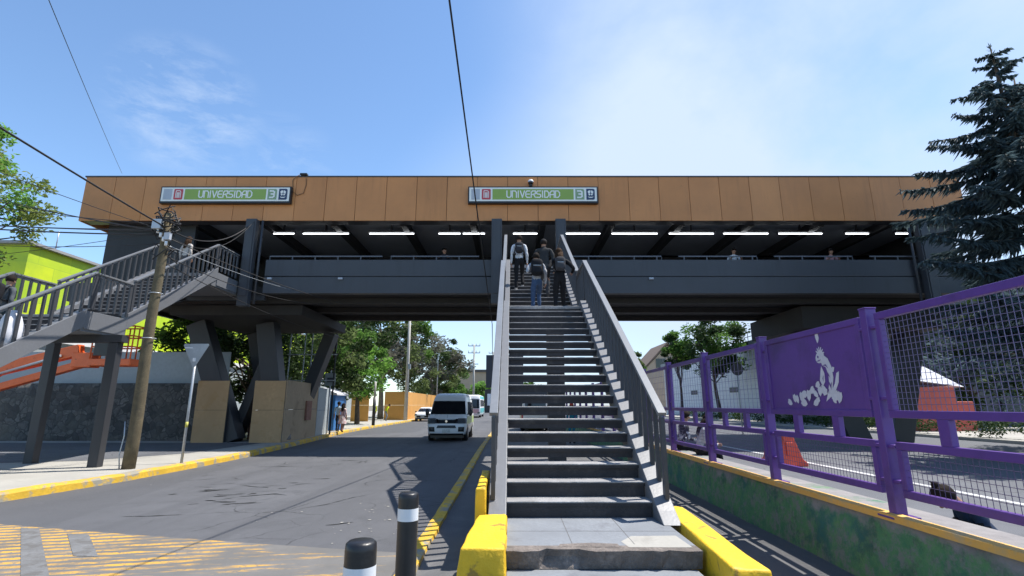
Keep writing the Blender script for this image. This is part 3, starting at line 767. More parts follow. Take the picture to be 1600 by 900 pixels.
def sign(label, x0, x1, zc, h):
    t = thing('station_sign', label, 'sign', ((x0+x1)/2,19.9,zc), 'station name signs on the bridge fascia')
    z0, z1 = zc-h/2, zc+h/2; y = 19.78
    MB().box(x0,y,z0,x1,19.968,z1).build('sign_box', M['black'], t, bevel=.01)
    W = x1-x0; b = .055
    MB().box(x0+b,y-.012,z0+b*1.5,x1-b,y-.001,z1-b).build('sign_face', M['signwhite'], t)
    f = lambda u: x0+b+(W-2*b)*u
    zi0, zi1 = z0+b*1.5+.07, z1-b-.07
    Y = y-.0125
    # panels, left to right: pale grey block, red emblem, green name panel, line number, navy crest
    MB().box(f(.016),Y-.006,zi0,f(.083),Y,zi1).build('pale_block', M['signgrey'], t)
    e = MB().prism(rrect(f(.098),zi0,f(.168),zi1,.04), 'y', Y-.006, Y).build('red_emblem', M['signred'], t)
    mb = MB(); cx0, cx1 = f(.108), f(.158); hh = zi1-zi0
    cn = 0
    xl, xm, xr_ = cx0+.035, (cx0+cx1)/2, cx1-.035; zb_, zt_ = zi0+hh*.16, zi1-hh*.17
    for a, c in (((xl,zb_),(xl,zt_)),((xl,zt_),(xr_-.04,zt_)),((xr_-.04,zt_),(xr_,zt_-.05)),((xr_,zt_-.05),(xr_,zb_)),((xm,zb_),(xm,zt_-.07)),
                 ((xl+.055,zb_),(xl+.055,zt_-.07)),((xr_-.055,zb_),(xr_-.055,zt_-.07))):
        cn += 1; dx, dz = c[0]-a[0], c[1]-a[1]
        mb.beam((a[0],Y-.010-.0004*cn,a[1]),(c[0],Y-.010-.0004*cn,c[1]),.006,.028,up=(-dz,0,dx))
    mb.build('emblem_stripe', M['signwhite'], e)
    g = MB().box(f(.182),Y-.006,zi0,f(.818),Y,zi1).build('name_panel', M['signgreen'], t)
    mb = MB(); cnt = [0]
    word = 'UNIVERSIDAD'; ws = [.25 if c == 'I' else .8 for c in word]
    gap = .26; tot = sum(ws)+gap*(len(word)-1)
    xs, xe = f(.295), f(.708); sc = (xe-xs)/tot; x = xs
    for ch, w in zip(word, ws):
        strokes(mb, ch, x, zi0+.09, sc, zi1-zi0-.18, Y-.011, .045, cnt); x += (w+gap)*sc
    mb.build('lettering', M['signwhite'], g)
    n = MB().prism(rrect(f(.832),zi0,f(.902),zi1,.07,(0,1,0,0)), 'y', Y-.006, Y).build('line_number_panel', M['signgreygreen'], t)
    mb = MB(); strokes(mb, '3', f(.850), zi0+.09, .22, zi1-zi0-.18, Y-.011, .06, cnt); mb.build('lettering', M['signwhite'], n)
    c = MB().prism(rrect(f(.918),zi0-.01,f(.984),zi1+.01,.07,(1,1,0,0)), 'y', Y-.006, Y).build('crest_panel', M['signnavy'], t)
    mb = MB(); cx, cz = f(.951), (zi0+zi1)/2
    k = 0
    for pts in ([(-.09,.02),(-.02,.05),(0,.16),(-.06,.17),(-.12,.12)],[(.02,.05),(.10,.02),(.12,.12),(.05,.17),(.01,.15)],
                [(-.10,-.02),(-.04,-.06),(.0,.0),(-.04,.03)],[(.04,-.06),(.10,-.02),(.05,.03),(.01,0)],
                [(-.12,-.10),(-.06,-.16),(.06,-.16),(.12,-.10),(.05,-.12),(-.05,-.12)]):
        k += 1
        mb.prism([(cx+u,cz+v) for u, v in pts], 'y', Y-.010-.0005*k, Y-.0065)
    mb.build('crest_mark', M['signwhite'], c)
    return t
sign('left green and white station sign reading UNIVERSIDAD 3, above the wooden pole', -14.55, -9.15, 10.18, .74)
sign('central green and white station sign reading UNIVERSIDAD 3, above the stairs under the camera dome', -1.82, 3.56, 10.18, .74)
t = thing('security_camera', 'white dome security camera mounted on top of the central station sign', 'camera', (.78,19.8,10.56))
MB().tube([(.78,19.8,10.55),(.78,19.8,10.68)],.07,10).build('mount', M['black'], t)
MB().sphere((.78,19.8,10.76),(.12,.12,.11),0,14,9).build('dome', M['white'], t)
MB().tube([(.78,19.8,10.67),(.78,19.8,10.74)],[.10,.125],14).build('collar', M['glass'], t)
# loose cable loop and small floodlight on the fascia
t = thing('floodlight', 'small dark floodlight on the roof edge with a hanging cable loop', 'lamp', (-8.75,19.9,11.1))
MB().box(-8.9,19.86,11.112,-8.6,20.05,11.2).build('lamp_head', M['black'], t, bevel=.02)
MB().tube([(-8.9,19.95,11.16),(-9.05,19.9,11.05),(-9.2,19.94,10.9),(-9.15,19.94,10.4),(-8.95,19.93,10.22),(-8.7,19.94,10.32),(-8.62,19.94,10.7),(-8.66,19.95,11.1)],.014,6).build('cable_loop', pmat('loop_brown',(.20,.11,.05),.7), t)

# ------------------------------------------------------------------ bollards
def bollard(label, x, y, scuff):
    t = thing('bollard', label, 'bollard', (x,y,0), 'black bollards along the yellow line')
    mb = MB(); prof = [(.0665,.0),(.0665,1.10),(.064,1.125),(.052,1.135),(.0,1.136)]
    rows = [[(x+r*math.cos(2*math.pi*j/28),y+r*math.sin(2*math.pi*j/28),z) for j in range(28)] for r, z in prof]
    mb.grid(rows,0,True,True); mb.build('post', M['black'], t)
    rows = [[(x+.0678*math.cos(2*math.pi*j/28),y+.0678*math.sin(2*math.pi*j/28),z) for j in range(28)] for z in (.965,1.04)]
    MB().grid(rows,0,True,True).build('reflective_band', M['white'], t)
    mb = MB()
    if scuff:
        for k in range(5):
            a = R(-70+rnd.uniform(-14,14)); z = rnd.uniform(.45,.6)
            mb.box(x+.0672*math.cos(a)-.004,y+.0672*math.sin(a)-.002,z,x+.0672*math.cos(a)+.003,y+.0672*math.sin(a)+.002,z+rnd.uniform(.008,.03))
        mb.build('scuff', M['white'], t)
    return t
bollard('nearest black bollard with a white band, cut by the bottom of the photo', -.645, 2.38, False)
bollard('second black bollard with a white band, taller in view, in front of the yellow line', -.685, 3.62, True)

# ------------------------------------------------------------------ wooden pole, cables, road sign
PXX, PYY = -9.5, 13.35
t = thing('utility_pole', 'old wooden utility pole with tangled cables at its head, on the left pavement', 'pole', (PXX,PYY,.16))
pp = [(PXX+.02*math.sin(k*.9),PYY,.16+k*.67) for k in range(11)]
MB().tube(pp,[.15-.0048*k for k in range(11)],12).build('shaft', M['wood'], t)
mb = MB()
rq = random.Random(5)
for k in range(26):
    a = rq.uniform(0,6.28); z = rq.uniform(5.6,6.9); r = rq.uniform(.1,.3)
    p = [(PXX+r*math.cos(a+i*.9)*(1+.2*i%2),PYY+r*math.sin(a+i*.9)*.8,z+rq.uniform(-.2,.2)) for i in range(5)]
    mb.tube(p,.016,5)
mb.build('cable_tangle', M['cable'], t)
mb = MB().box(PXX-.24,PYY-.25,6.35,PXX+.0,PYY-.11,6.62); mb.build('junction_box', M['galv'], t, bevel=.01)
mb = MB().box(PXX+.1,PYY-.2,6.05,PXX+.26,PYY-.1,6.25); mb.build('junction_box', M['signgrey'], t, bevel=.01)
mb = MB()
for k in range(4): mb.tube([(PXX-.1+.09*k,PYY-.16,6.25-.12*k),(PXX-.1+.09*k,PYY-.16,6.37-.12*k)],.035,8)
mb.build('insulator', M['white'], t)
mb = MB()
for z in (4.6,3.4): mb.tube([(PXX+.16*math.cos(a*.52),PYY+.16*math.sin(a*.52),z) for a in range(13)],.012,5)
mb.build('clamp_ring', M['galv'], t)
mb = MB().tube([(PXX-.15,PYY-.1,.17),(PXX-.19,PYY-.12,.5),(PXX-.14,PYY-.12,.95),(PXX-.19,PYY-.1,1.3)],.015,6); mb.build('ground_wire', M['galv'], t)

def cable(label, p, q, sag, r=.012, n=16, group='overhead cables', mat='cable'):
    p, q = Vector(p), Vector(q)
    pts = []
    for i in range(n+1):
        u = i/n; v = p.lerp(q,u); v.z -= sag*4*u*(1-u); pts.append(v)
    o = MB().tube(pts,r,5).build('cable', M[mat]); return tag(o, label, 'cable', group)
HP = (PXX,PYY,6.45)
cable('thick black cable dropping from the upper left photo edge to the wooden pole', HP, (-8.3,-6,7.6), .25, .022)
cable('thin cable along the thick one, just above the left tree, to the wooden pole', (PXX,PYY,6.3), (-24,10.5,9.4), .3, .010)
cable('uppermost cable from the left tree crossing the left end of the ochre fascia', (PXX,PYY,6.55), (-26,15,10.1), .5, .010)
cable('thick lower cable from the left tree to the wooden pole head', (PXX,PYY,6.25), (-26,14,8.0), .35, .02)
cable('middle cable between the left tree and the wooden pole', (PXX,PYY,6.4), (-26,16,8.5), .3, .013)
cable('sagging lower cable passing in front of the lime building', (PXX,PYY,6.0), (-26,13,8.3), .9, .010)
cable('thin steep cable crossing the blue sky in the upper left corner', (-6.4,4,9.24), (-24.7,30,16), .1, .010)
cable('black cable bundle rising from the wooden pole to the left bridge column', HP, (-10.7,19.68,8.75), .5, .02)
cable('thin cable curling under the fascia from the pole to the bridge column', (PXX,PYY,6.3), (-10.5,19.68,8.95), .75, .010)
cable('cable falling from the wooden pole past the stair to the bridge girder, upper one', (PXX,PYY,6.2), (-7.2,20.95,5.85), .15, .014)
cable('cable falling from the wooden pole past the stair to the bridge girder, lower one', (PXX,PYY,5.7), (-8.0,20.95,5.8), .3, .012)
cable('lowest cable from the wooden pole under the bridge to the scaffold', (PXX,PYY,5.5), (-8.6,26,5.0), .25, .012)
cable('pale strained cable from the wooden pole head down to the bridge edge', (PXX,PYY,6.0), (-8.8,20.0,6.2), .1, .010, mat='galv')
cable('long black cable crossing the sky down the middle of the photo above the stairs', (-.92,-1,8.5), (-.80,20.5,4.9), .06, .016)
cable('far continuation of the middle cable running under the bridge toward the distant pylons', (-.80,20.5,4.9), (-4.2,118,10.5), 2.2, .016, 24)

for lb, q, sg, r in (('thin high cable leaving the left tree above all the others', (-26,17,11.6), .5, .009),
    ('thin cable crossing the lime roof edge toward the wooden pole', (-26,19,6.9), .2, .009),
    ('taut lower cable passing the lime roof below the thick one', (-26,12,7.2), .25, .012),
    ('steep thin cable rising from the pole head over the left tree', (-22,9,11.5), .4, .009)):
    cable(lb, (PXX,PYY,6.35), q, sg, r)
t = thing('road_sign', 'grey back of a triangular yield sign on a thin post beside the yellow kerb', 'sign', (-8.97,14.6,.16))
MB().tube([(-8.97,14.6,.16),(-8.97,14.6,3.25)],.035,10).build('post', M['galv'], t)
MB().prism([(-8.97-.36,3.36),(-8.97-.33,3.40),(-8.97+.33,3.40),(-8.97+.36,3.36),(-8.97+.03,2.74),(-8.97-.03,2.74)], 'y', 14.55, 14.562).build('sign_plate', M['galv'], t)
mb = MB().box(-8.97-.3,14.535,3.27,-8.97-.1,14.549,3.30); mb.box(-9.01,14.53,2.9,-8.93,14.549,3.0); mb.build('bracket', M['white'], t)
MB().tube([(-8.97,14.6,1.1),(-8.97,14.6,1.25)],.038,10).build('sticker', pmat('yellow_sticker',(.6,.55,.12),.6), t)

# ------------------------------------------------------------------ lettering-free hoardings, stone wall, lime building, lift
def panel(name, label, p, q, z0, z1, mat, cat, group, th=.03, battens=0):
    t = thing(name, label, cat, ((p[0]+q[0])/2,(p[1]+q[1])/2,z0), group)
    P, Q = Vector((p[0],p[1],0)), Vector((q[0],q[1],0)); d = (Q-P).normalized(); nn = Vector((-d.y,d.x,0))*th/2
    def ring(z, a=P, b=Q, n=nn): return [a-n+Vector((0,0,z)),b-n+Vector((0,0,z)),b+n+Vector((0,0,z)),a+n+Vector((0,0,z))]
    zm = z0+(z1-z0)*.52
    MB().hexa(ring(z0)+ring(zm-.006)).build('lower_board', M[mat], t)
    MB().hexa(ring(zm+.006)+ring(z1)).build('upper_board', M[mat], t)
    for a in (P+d*.04, Q-d*.04):
        c = a-Vector((-d.y,d.x,0))*(th/2+.028) if False else a+Vector((-d.y,d.x,0))*(th/2+.03)
        MB().box(c.x-.03,c.y-.03,z0,c.x+.03,c.y+.03,z1+.02).build('batten', M['bark_pale'], t)
    return t
panel('hoarding_panel','tan plywood hoarding panel left of the dark gap under the bridge',(-13.5,22.4),(-12.15,22.4),.16,2.72,'ply','hoarding','plywood hoardings')
panel('hoarding_panel','tan plywood hoarding panel facing the camera, right of the dark gap',(-11.05,22.4),(-9.72,22.4),.16,2.72,'ply','hoarding','plywood hoardings')
p = panel('hoarding_panel','pale weathered plywood hoarding running along the kerb beneath the bridge',(-9.68,22.42),(-10.1,27.2),.16,2.75,'ply_pale','hoarding','plywood hoardings')
MB().box(-10.02,25.2,1.0,-9.82,25.8,1.9).build('poster', pmat('faded_poster',(.30,.14,.10),.8,.2,5,20,0), p)
panel('hoarding_panel','grey corrugated sheet hoarding just behind the pale plywood',(-10.12,27.3),(-10.5,30.2),.16,2.6,'greysheet','hoarding','plywood hoardings')
panel('hoarding_panel','orange hoarding panel standing between the walking pair and the workers',(-15.6,51),(-13.9,51),.16,3.1,'ply_orange','hoarding','plywood hoardings',.06)
panel('hoarding_panel','orange hoarding panel facing the camera right of the workers in yellow',(-13.6,56),(-11.4,56),.16,3.1,'ply_orange','hoarding','plywood hoardings',.06)
panel('hoarding_panel','long orange hoarding along the kerb behind the pale utility pole',(-11.35,56.2),(-11.5,74),.16,3.1,'ply_orange','hoarding','plywood hoardings',.06)
panel('hoarding_panel','far end orange hoarding along the kerb beside the white car',(-11.5,74.3),(-11.6,96),.16,3.1,'ply_orange','hoarding','plywood hoardings',.06)
# dark tool chest standing in the hoarding gap
t = thing('tool_chest','dark red brown site chest standing inside the hoarding gap','chest',(-11.6,24.2,.16))
MB().box(-12.05,24.2,.16,-11.15,25,.95).build('chest_body', pmat('rust_red',(.09,.035,.025),.8), t, bevel=.02)
MB().box(-12.07,24.18,.953,-11.13,25.02,1.02).build('lid', pmat('rust_lid',(.07,.03,.022),.8), t, bevel=.01)
t = thing('bucket','pale paint bucket standing in front of the chest in the hoarding gap','bucket',(-11.5,23.6,.16))
MB().tube([(-11.5,23.7,.16),(-11.5,23.7,.5)],[.14,.17],14).build('bucket_body', M['greysheet'], t)

sw = MB(); rows = []
for i in range(80):
    x = -34+i*.257
    rows.append([(x,23.5+.04*noise.noise(Vector((x*2,1,k*1.3))),.1+k*.32) for k in range(9)]+[(x,23.9,2.68)]+[(x,23.9,.1)])
sw.grid(rows,0,True); o = sw.build('stone_wall', M['stone']); tag(o,'dark volcanic stone wall in the shade behind the left stairway','wall')
o = MB().box(-30,24.3,.1,-13.3,24.36,4.15).build('sheet_fence', M['greysheet']); tag(o,'plain grey sheet screen rising behind the dark stone wall','screen')
bd = thing('lime_building','long lime green building with stepped colour panels behind the left tree','building',(-24,40,0))
MB().box(-38,24.4,5.25,-24,80,9.5).build('wall', M['lime'], bd)
MB().box(-37.9,24.5,0,-24.1,79.9,4.9).build('lower_wall', M['greysheet'], bd)
MB().box(-38,24.3,4.9,-23.9,80,5.248).build('white_band', M['white'], bd)
MB().box(-38.2,24.1,9.502,-23.8,80.2,9.64).build('roof_edge', M['greyroof'], bd)
for k in range(7): MB().tube([(-24.2,26+k*6,9.75),(-24.2,26+k*6,10.75)],.03,5).build('roof_post', M['galv'], bd)

t = thing('boom_lift','orange boom lift with a railed basket, arms reaching in front of the stone wall','boom lift',(-24.5,21.5,.16))
bk = MB().box(-17.35,21.0,3.25,-15.6,21.9,3.5); bk.build('basket_floor', M['boom_orange'], t, bevel=.02)
mb = MB()
for z in (3.95,4.35,4.72):
    for y in (21.03,21.87): mb.tube([(-17.3,y,z),(-15.65,y,z)],.028,6)
    for x in (-17.3,-15.65): mb.tube([(x,21.03,z),(x,21.87,z)],.028,6)
for x in (-17.3,-16.9,-16.45,-16.05,-15.65):
    for y in (21.03,21.87): mb.tube([(x,y,3.5),(x,y,4.72)],.028,6)
mb.build('basket_rail', M['boom_orange'], t)
MB().box(-17.1,20.9,3.6,-16.5,20.99,4.3).build('control_panel', M['black'], t, bevel=.02)
MB().box(-18.2,21.2,3.2,-17.36,21.7,3.75).build('basket_mount', M['boom_orange'], t, bevel=.03)
MB().beam((-18.0,21.4,3.85),(-21.6,21.4,3.05),.34,.42).build('boom', M['boom_orange'], t, bevel=.02)
MB().beam((-17.9,21.5,3.35),(-22.6,21.5,2.1),.3,.26).build('boom', M['boom_orange'], t, bevel=.02)
MB().tube([(-18.6,21.15,3.62),(-21.0,21.15,2.95)],.05,8).build('hydraulic_ram', M['galv'], t)
MB().beam((-21.4,21.45,3.15),(-24.5,21.45,1.3),.4,.5).build('boom', M['boom_orange'], t, bevel=.02)
MB().box(-26.2,20.5,.75,-23.2,22.4,1.35).build('chassis', M['boom_orange'], t, bevel=.05)
for x in (-25.6,-23.8):
    for y in (20.45,22.45): MB().tube([(x,y-.15,.66),(x,y+.15,.66)],.5,18).build('wheel', M['tyre'], t)

t.location = (-20.3,17.85,.16); t.scale = (.83,.83,.92)
# scaffold behind the pier
t = thing('scaffold','thin steel scaffold frame standing behind the slanted bridge pier','scaffold',(-10.5,28,.16))
for x in (-12.2,-11.4,-11.0,-10.4):
    MB().tube([(x,28.2,.16),(x,28.2,6.2)],.035,6).build('upright', M['galv'], t)
for z in (3.0,4.4,5.6): MB().tube([(-12.3,28.2,z),(-9.6,28.2,z)],.03,6).build('ledger', M['galv'], t)
MB().tube([(-9.75,28.4,.16),(-9.75,28.4,7)],.05,6).build('upright', M['steel_dark'], t)

# ------------------------------------------------------------------ vehicles (rounded stacked outlines)
def se(u, n=4): return 1-(1-min(1,abs(u))**n)**(1/n)
class Body:
    def __init__(s, levels, d=.35, dr=.2):   # level: (z, half width, front y, rear y)
        s.L = levels; s.d = d; s.dr = dr
    def at(s, z):
        L = s.L
        if z <= L[0][0]: return L[0][1:]
        for a, b in zip(L, L[1:]):
            if a[0] <= z <= b[0]:
                u = (z-a[0])/max(1e-6,b[0]-a[0]); return tuple(a[i]+(b[i]-a[i])*u for i in (1,2,3))
        return L[-1][1:]
    def front(s, u, z, o=0):
        w, yf, yr = s.at(z); return Vector((w*u*(1+o/w), yf+s.d*se(u)-o, z))
    def rear(s, u, z, o=0):
        w, yf, yr = s.at(z); return Vector((w*u*(1+o/w), yr-s.dr*se(u)+o, z))
    def side(s, sgn, v, z, o=0):
        w, yf, yr = s.at(z); return Vector((sgn*(w+o), yf+s.d+(yr-s.dr-yf-s.d)*v, z))
    def shell(s):
        mb = MB(); rows = []
        us = [-1,-.985,-.95,-.9,-.8,-.6,-.3,0,.3,.6,.8,.9,.95,.985,1]
        zs = [l[0] for l in s.L]
        zz = []
        for a, b in zip(zs, zs[1:]):
            k = max(1,int((b-a)/.12)); zz += [a+(b-a)*i/k for i in range(k)]
        zz.append(zs[-1])
        for z in zz:
            r = [s.front(u,z) for u in us]
            r += [s.side(1,v,z) for v in (.2,.4,.6,.8)]
            r += [s.rear(u,z) for u in us[::-1]]
            r += [s.side(-1,v,z) for v in (.8,.6,.4,.2)]
            rows.append(r)
        mb.grid(rows,0,True,True)
        mb.add(rows[-1],[tuple(range(len(rows[-1])))],0,True); mb.add(rows[0],[tuple(range(len(rows[0])))[::-1]],0)
        return mb
    def fpatch(s, u0, u1, z0, z1, o, nu=12, nz=5, taper=0, fn=None):
        fn = fn or s.front; rows = []
        for i in range(nz+1):
            z = z0+(z1-z0)*i/nz; k = 1-taper*i/nz
            rows.append([fn((u0+(u1-u0)*j/nu)*k,z,o) for j in range(nu+1)])
        return MB().grid(rows,0,True)
    def spatch(s, sgn, v0, v1, z0, z1, o, nv=6, nz=4, slant=0):
        rows = []
        for i in range(nz+1):
            z = z0+(z1-z0)*i/nz
            rows.append([s.side(sgn,v0+slant*i/nz+(v1-v0-slant*i/nz)*j/nv,z,o) for j in range(nv+1)])
        return MB().grid(rows,0,True)
def wheel(parent, x, y, r, w, sgn):
    wo = MB().tube([(x-w/2,y,r),(x-w/2+.03,y,r),(x+w/2-.03,y,r),(x+w/2,y,r)],[r*.9,r,r,r*.9],24).build('wheel', M['tyre'], parent)
    xs = x+sgn*(w/2-.012)
    MB().tube([(xs,y,r),(xs+sgn*.02,y,r)],[r*.62,r*.58],18).build('rim', M['galv'], wo)
    return wo
def make_van(label, group):
    t = thing('van', label, 'van', (0,0,0), group)
    B = Body([(.30,.86,.10,5.02),(.36,.90,.03,5.06),(.62,.94,.0,5.08),(.80,.945,.03,5.08),(1.02,.945,.14,5.08),(1.18,.94,.42,5.08),(1.24,.93,.52,5.08),
              (1.92,.83,1.02,5.02),(2.08,.80,1.22,5.0),(2.22,.76,1.42,4.95),(2.275,.66,1.65,4.85),(2.29,.5,1.9,4.7)], .42, .15)
    B.shell().build('body', M['vanwhite'], t)
    B.fpatch(-.93,.93,1.26,1.90,.006,16,6,0).build('windscreen', M['glass'], t)
    B.fpatch(-.985,.985,.30,.375,.012,16,2).build('lower_bumper', M['black'], t)
    g = B.fpatch(-.60,.60,.84,1.04,.012,14,3,-.05).build('grille', M['black'], t)
    for s in (-1,1):
        B.fpatch(s*.36,s*.44,.84,1.05,.020,4,4,-.28).build('grille_bar', M['chrome'], g)
        B.fpatch(s*.56,s*.985,.83,1.08,.016,8,4,.0).build('headlight', M['lens'], t)
        f = B.fpatch(s*.60,s*.90,.46,.68,.012,6,3,.0).build('fog_lamp', M['black'], t)
        B.fpatch(s*.68,s*.78,.54,.62,.02,4,3,.0).build('lens', M['lens'], f)
        # mirror
        m = MB(); m.sphere((s*1.08,.92,1.34),(.10,.06,.17),0,12,8); m.tube([(s*.9,.98,1.25),(s*1.05,.93,1.28)],.03,6)
        m.build('mirror', M['black'], t)
        for v0, v1, sl in ((.05,.21,.07),(.24,.46,0),(.49,.72,0),(.75,.96,0)):
            B.spatch(s,v0,v1,1.27,1.86,.006,5,4,sl).build('side_window', M['glass'], t)
        B.spatch(s,.0,.985,.78,1.14,.005,8,3).build('livery_stripe', M['lime_stripe'], t)
        for v in (.225,.475):
            B.spatch(s,v-.0015,v+.0015,.42,1.9,.008,1,8).build('door_seam', M['black'], t)
        B.spatch(s,.19,.215,1.04,1.08,.014,2,2).build('door_handle', M['black'], t)
        for y in (1.02,3.95):
            B_w = .945
            mb = MB().tube([(s*(B_w-.25),y,.36),(s*(B_w+.004),y,.36)],.42,24); mb.build('wheel_arch', M['black'], t)
            wheel(t, s*.86, y, .335, .21, s)
        B.fpatch(s*.86,s*.97,.75,1.1,.008,4,4,fn=B.rear).build('tail_light', M['signred'], t)
    e = MB().tube([(0,-.035,.94),(0,-.02,.94)],.055,16).build('badge', M['chrome'], g)
    B.fpatch(-.50,.50,.62,.75,.012,10,2,.12).build('air_intake', M['black'], t)
    MB().box(-.19,-.03,.42,.19,-.012,.57).build('number_plate', M['plate'], t)
    mb = B.fpatch(-.012,.012,1.1,1.24,.01,1,2); mb.build('bonnet_crease', M['greysheet'], t)
    mb = MB()
    for s in (-1,1): mb.tube([(s*.1,.62,1.27),(s*.62,.80,1.34)],.012,5)
    mb.build('wiper', M['black'], t)
    B.fpatch(-.8,.8,1.3,1.85,.006,10,4,fn=B.rear).build('rear_window', M['glass'], t)
    MB().box(-.80,.3,.16,.80,4.9,.31).build('underbody', M['black'], t)
    return t
van = make_van('white minibus van with lime side stripe driving toward the camera in the bridge shadow', 'white vans')
van.location = (-3.15,25.4,.0)
v2 = copy_tree(van); v2.location = (1.55,40,.012); v2.rotation_euler.z = math.pi; v2['label'] = 'white van parked beyond the bridge, glimpsed between the central stair steps'

def make_car(label):
    t = thing('car', label, 'car', (0,0,0))
    B = Body([(.22,.82,.08,4.3),(.45,.88,.0,4.36),(.72,.89,.03,4.36),(.86,.87,.14,4.34),(.95,.84,1.0,4.1),(1.35,.66,1.75,3.75),(1.46,.56,2.05,3.4),(1.48,.45,2.3,3.2)], .4, .3)
    B.shell().build('body', M['vanwhite'], t)
    B.fpatch(-.9,.9,.99,1.36,.008,12,4).build('windscreen', M['glass'], t)
    B.fpatch(-.72,.72,.40,.62,.01,10,3).build('grille', M['black'], t)
    B.fpatch(-.95,.95,.22,.36,.012,12,2).build('lower_bumper', M['black'], t)
    MB().box(-.2,-.025,.42,.2,-.012,.53).build('number_plate', M['plate'], t)
    for s in (-1,1):
        B.fpatch(s*.70,s*.985,.64,.80,.012,6,3).build('headlight', M['lens'], t)
        for v0, v1 in ((.03,.45),(.5,.95)): B.spatch(s,v0,v1,.98,1.34,.008,5,3,.06).build('side_window', M['glass'], t)
        MB().sphere((s*.95,1.3,1.0),(.10,.06,.08),0,10,6).build('mirror', M['black'], t)
        for y in (.85,3.45):
            MB().tube([(s*.7,y,.33),(s*.886,y,.33)],.37,20).build('wheel_arch', M['black'], t)
            wheel(t, s*.80, y, .31, .19, s)
    return t
car = make_car('white car with a black front parked by the orange hoarding on the left'); car.location = (-9.5,56,0)

t = thing('bus','turquoise and white bus with a pink lower front, far behind the white van','bus',(0,0,0))
B = Body([(.35,1.2,.06,10.4),(.5,1.24,0,10.5),(1.2,1.25,.02,10.5),(2.6,1.2,.18,10.45),(3.0,1.12,.35,10.3),(3.08,.95,.6,10.0)], .3, .2)
B.shell().build('body', M['white'], t)
B.fpatch(-.92,.92,1.25,2.5,.008,12,4).build('windscreen', M['glass'], t)
B.fpatch(-.98,.98,.45,1.18,.008,12,3).build('front_panel', M['pinkpaint'], t)
for s in (-1,1):
    B.spatch(s,0,.99,.45,1.3,.006,8,3).build('side_panel', M['turq'], t)
    for k in range(6): B.spatch(s,.03+k*.16,.16+k*.16,1.5,2.4,.008,3,3).build('side_window', M['glass'], t)
    B.fpatch(s*.7,s*.95,.55,.8,.014,4,2).build('headlight', M['lens'], t)
    for y in (1.9,8.2): wheel(t, s*1.12, y, .48, .28, s)
B.spatch(1,.0,.99,2.55,2.95,.006,8,2).build('roof_band', M['turq'], t)
t.location = (-5.6,72,0)

# ------------------------------------------------------------------ people
CM = {}
def cloth(name, col, var=.2, scale=9, stain=None):
    if name not in CM: CM[name] = pmat('cloth_'+name, col, .85, var, scale, 40, .12, stain=stain, stain_scale=9, stain_lo=.5, stain_hi=.56, obj=True, spec=.2)
    return CM[name]
SKIN = {'tan': pmat('skin_tan', (.36,.19,.12), .55, .06, 8, 30, 0), 'brown': pmat('skin_brown', (.25,.125,.075), .55, .06, 8, 30, 0)}
HAIR = pmat('hair_dark', (.022,.016,.013), .85, .4, 18, 60, .3, spec=.12)
HAIRB = pmat('hair_brown', (.045,.024,.013), .85, .4, 18, 60, .3, spec=.12)
def ik(a, b, l1, l2, pole):
    a, b = Vector(a), Vector(b); d = b-a; L = d.length
    if L > (l1+l2)*.995: b = a+d.normalized()*(l1+l2)*.995; d = b-a; L = d.length
    u = d/L; x = (l1*l1-l2*l2+L*L)/(2*L); h = math.sqrt(max(0,l1*l1-x*x))
    p = Vector(pole); p = (p-u*p.dot(u)).normalized()
    return a+u*x+p*h, b
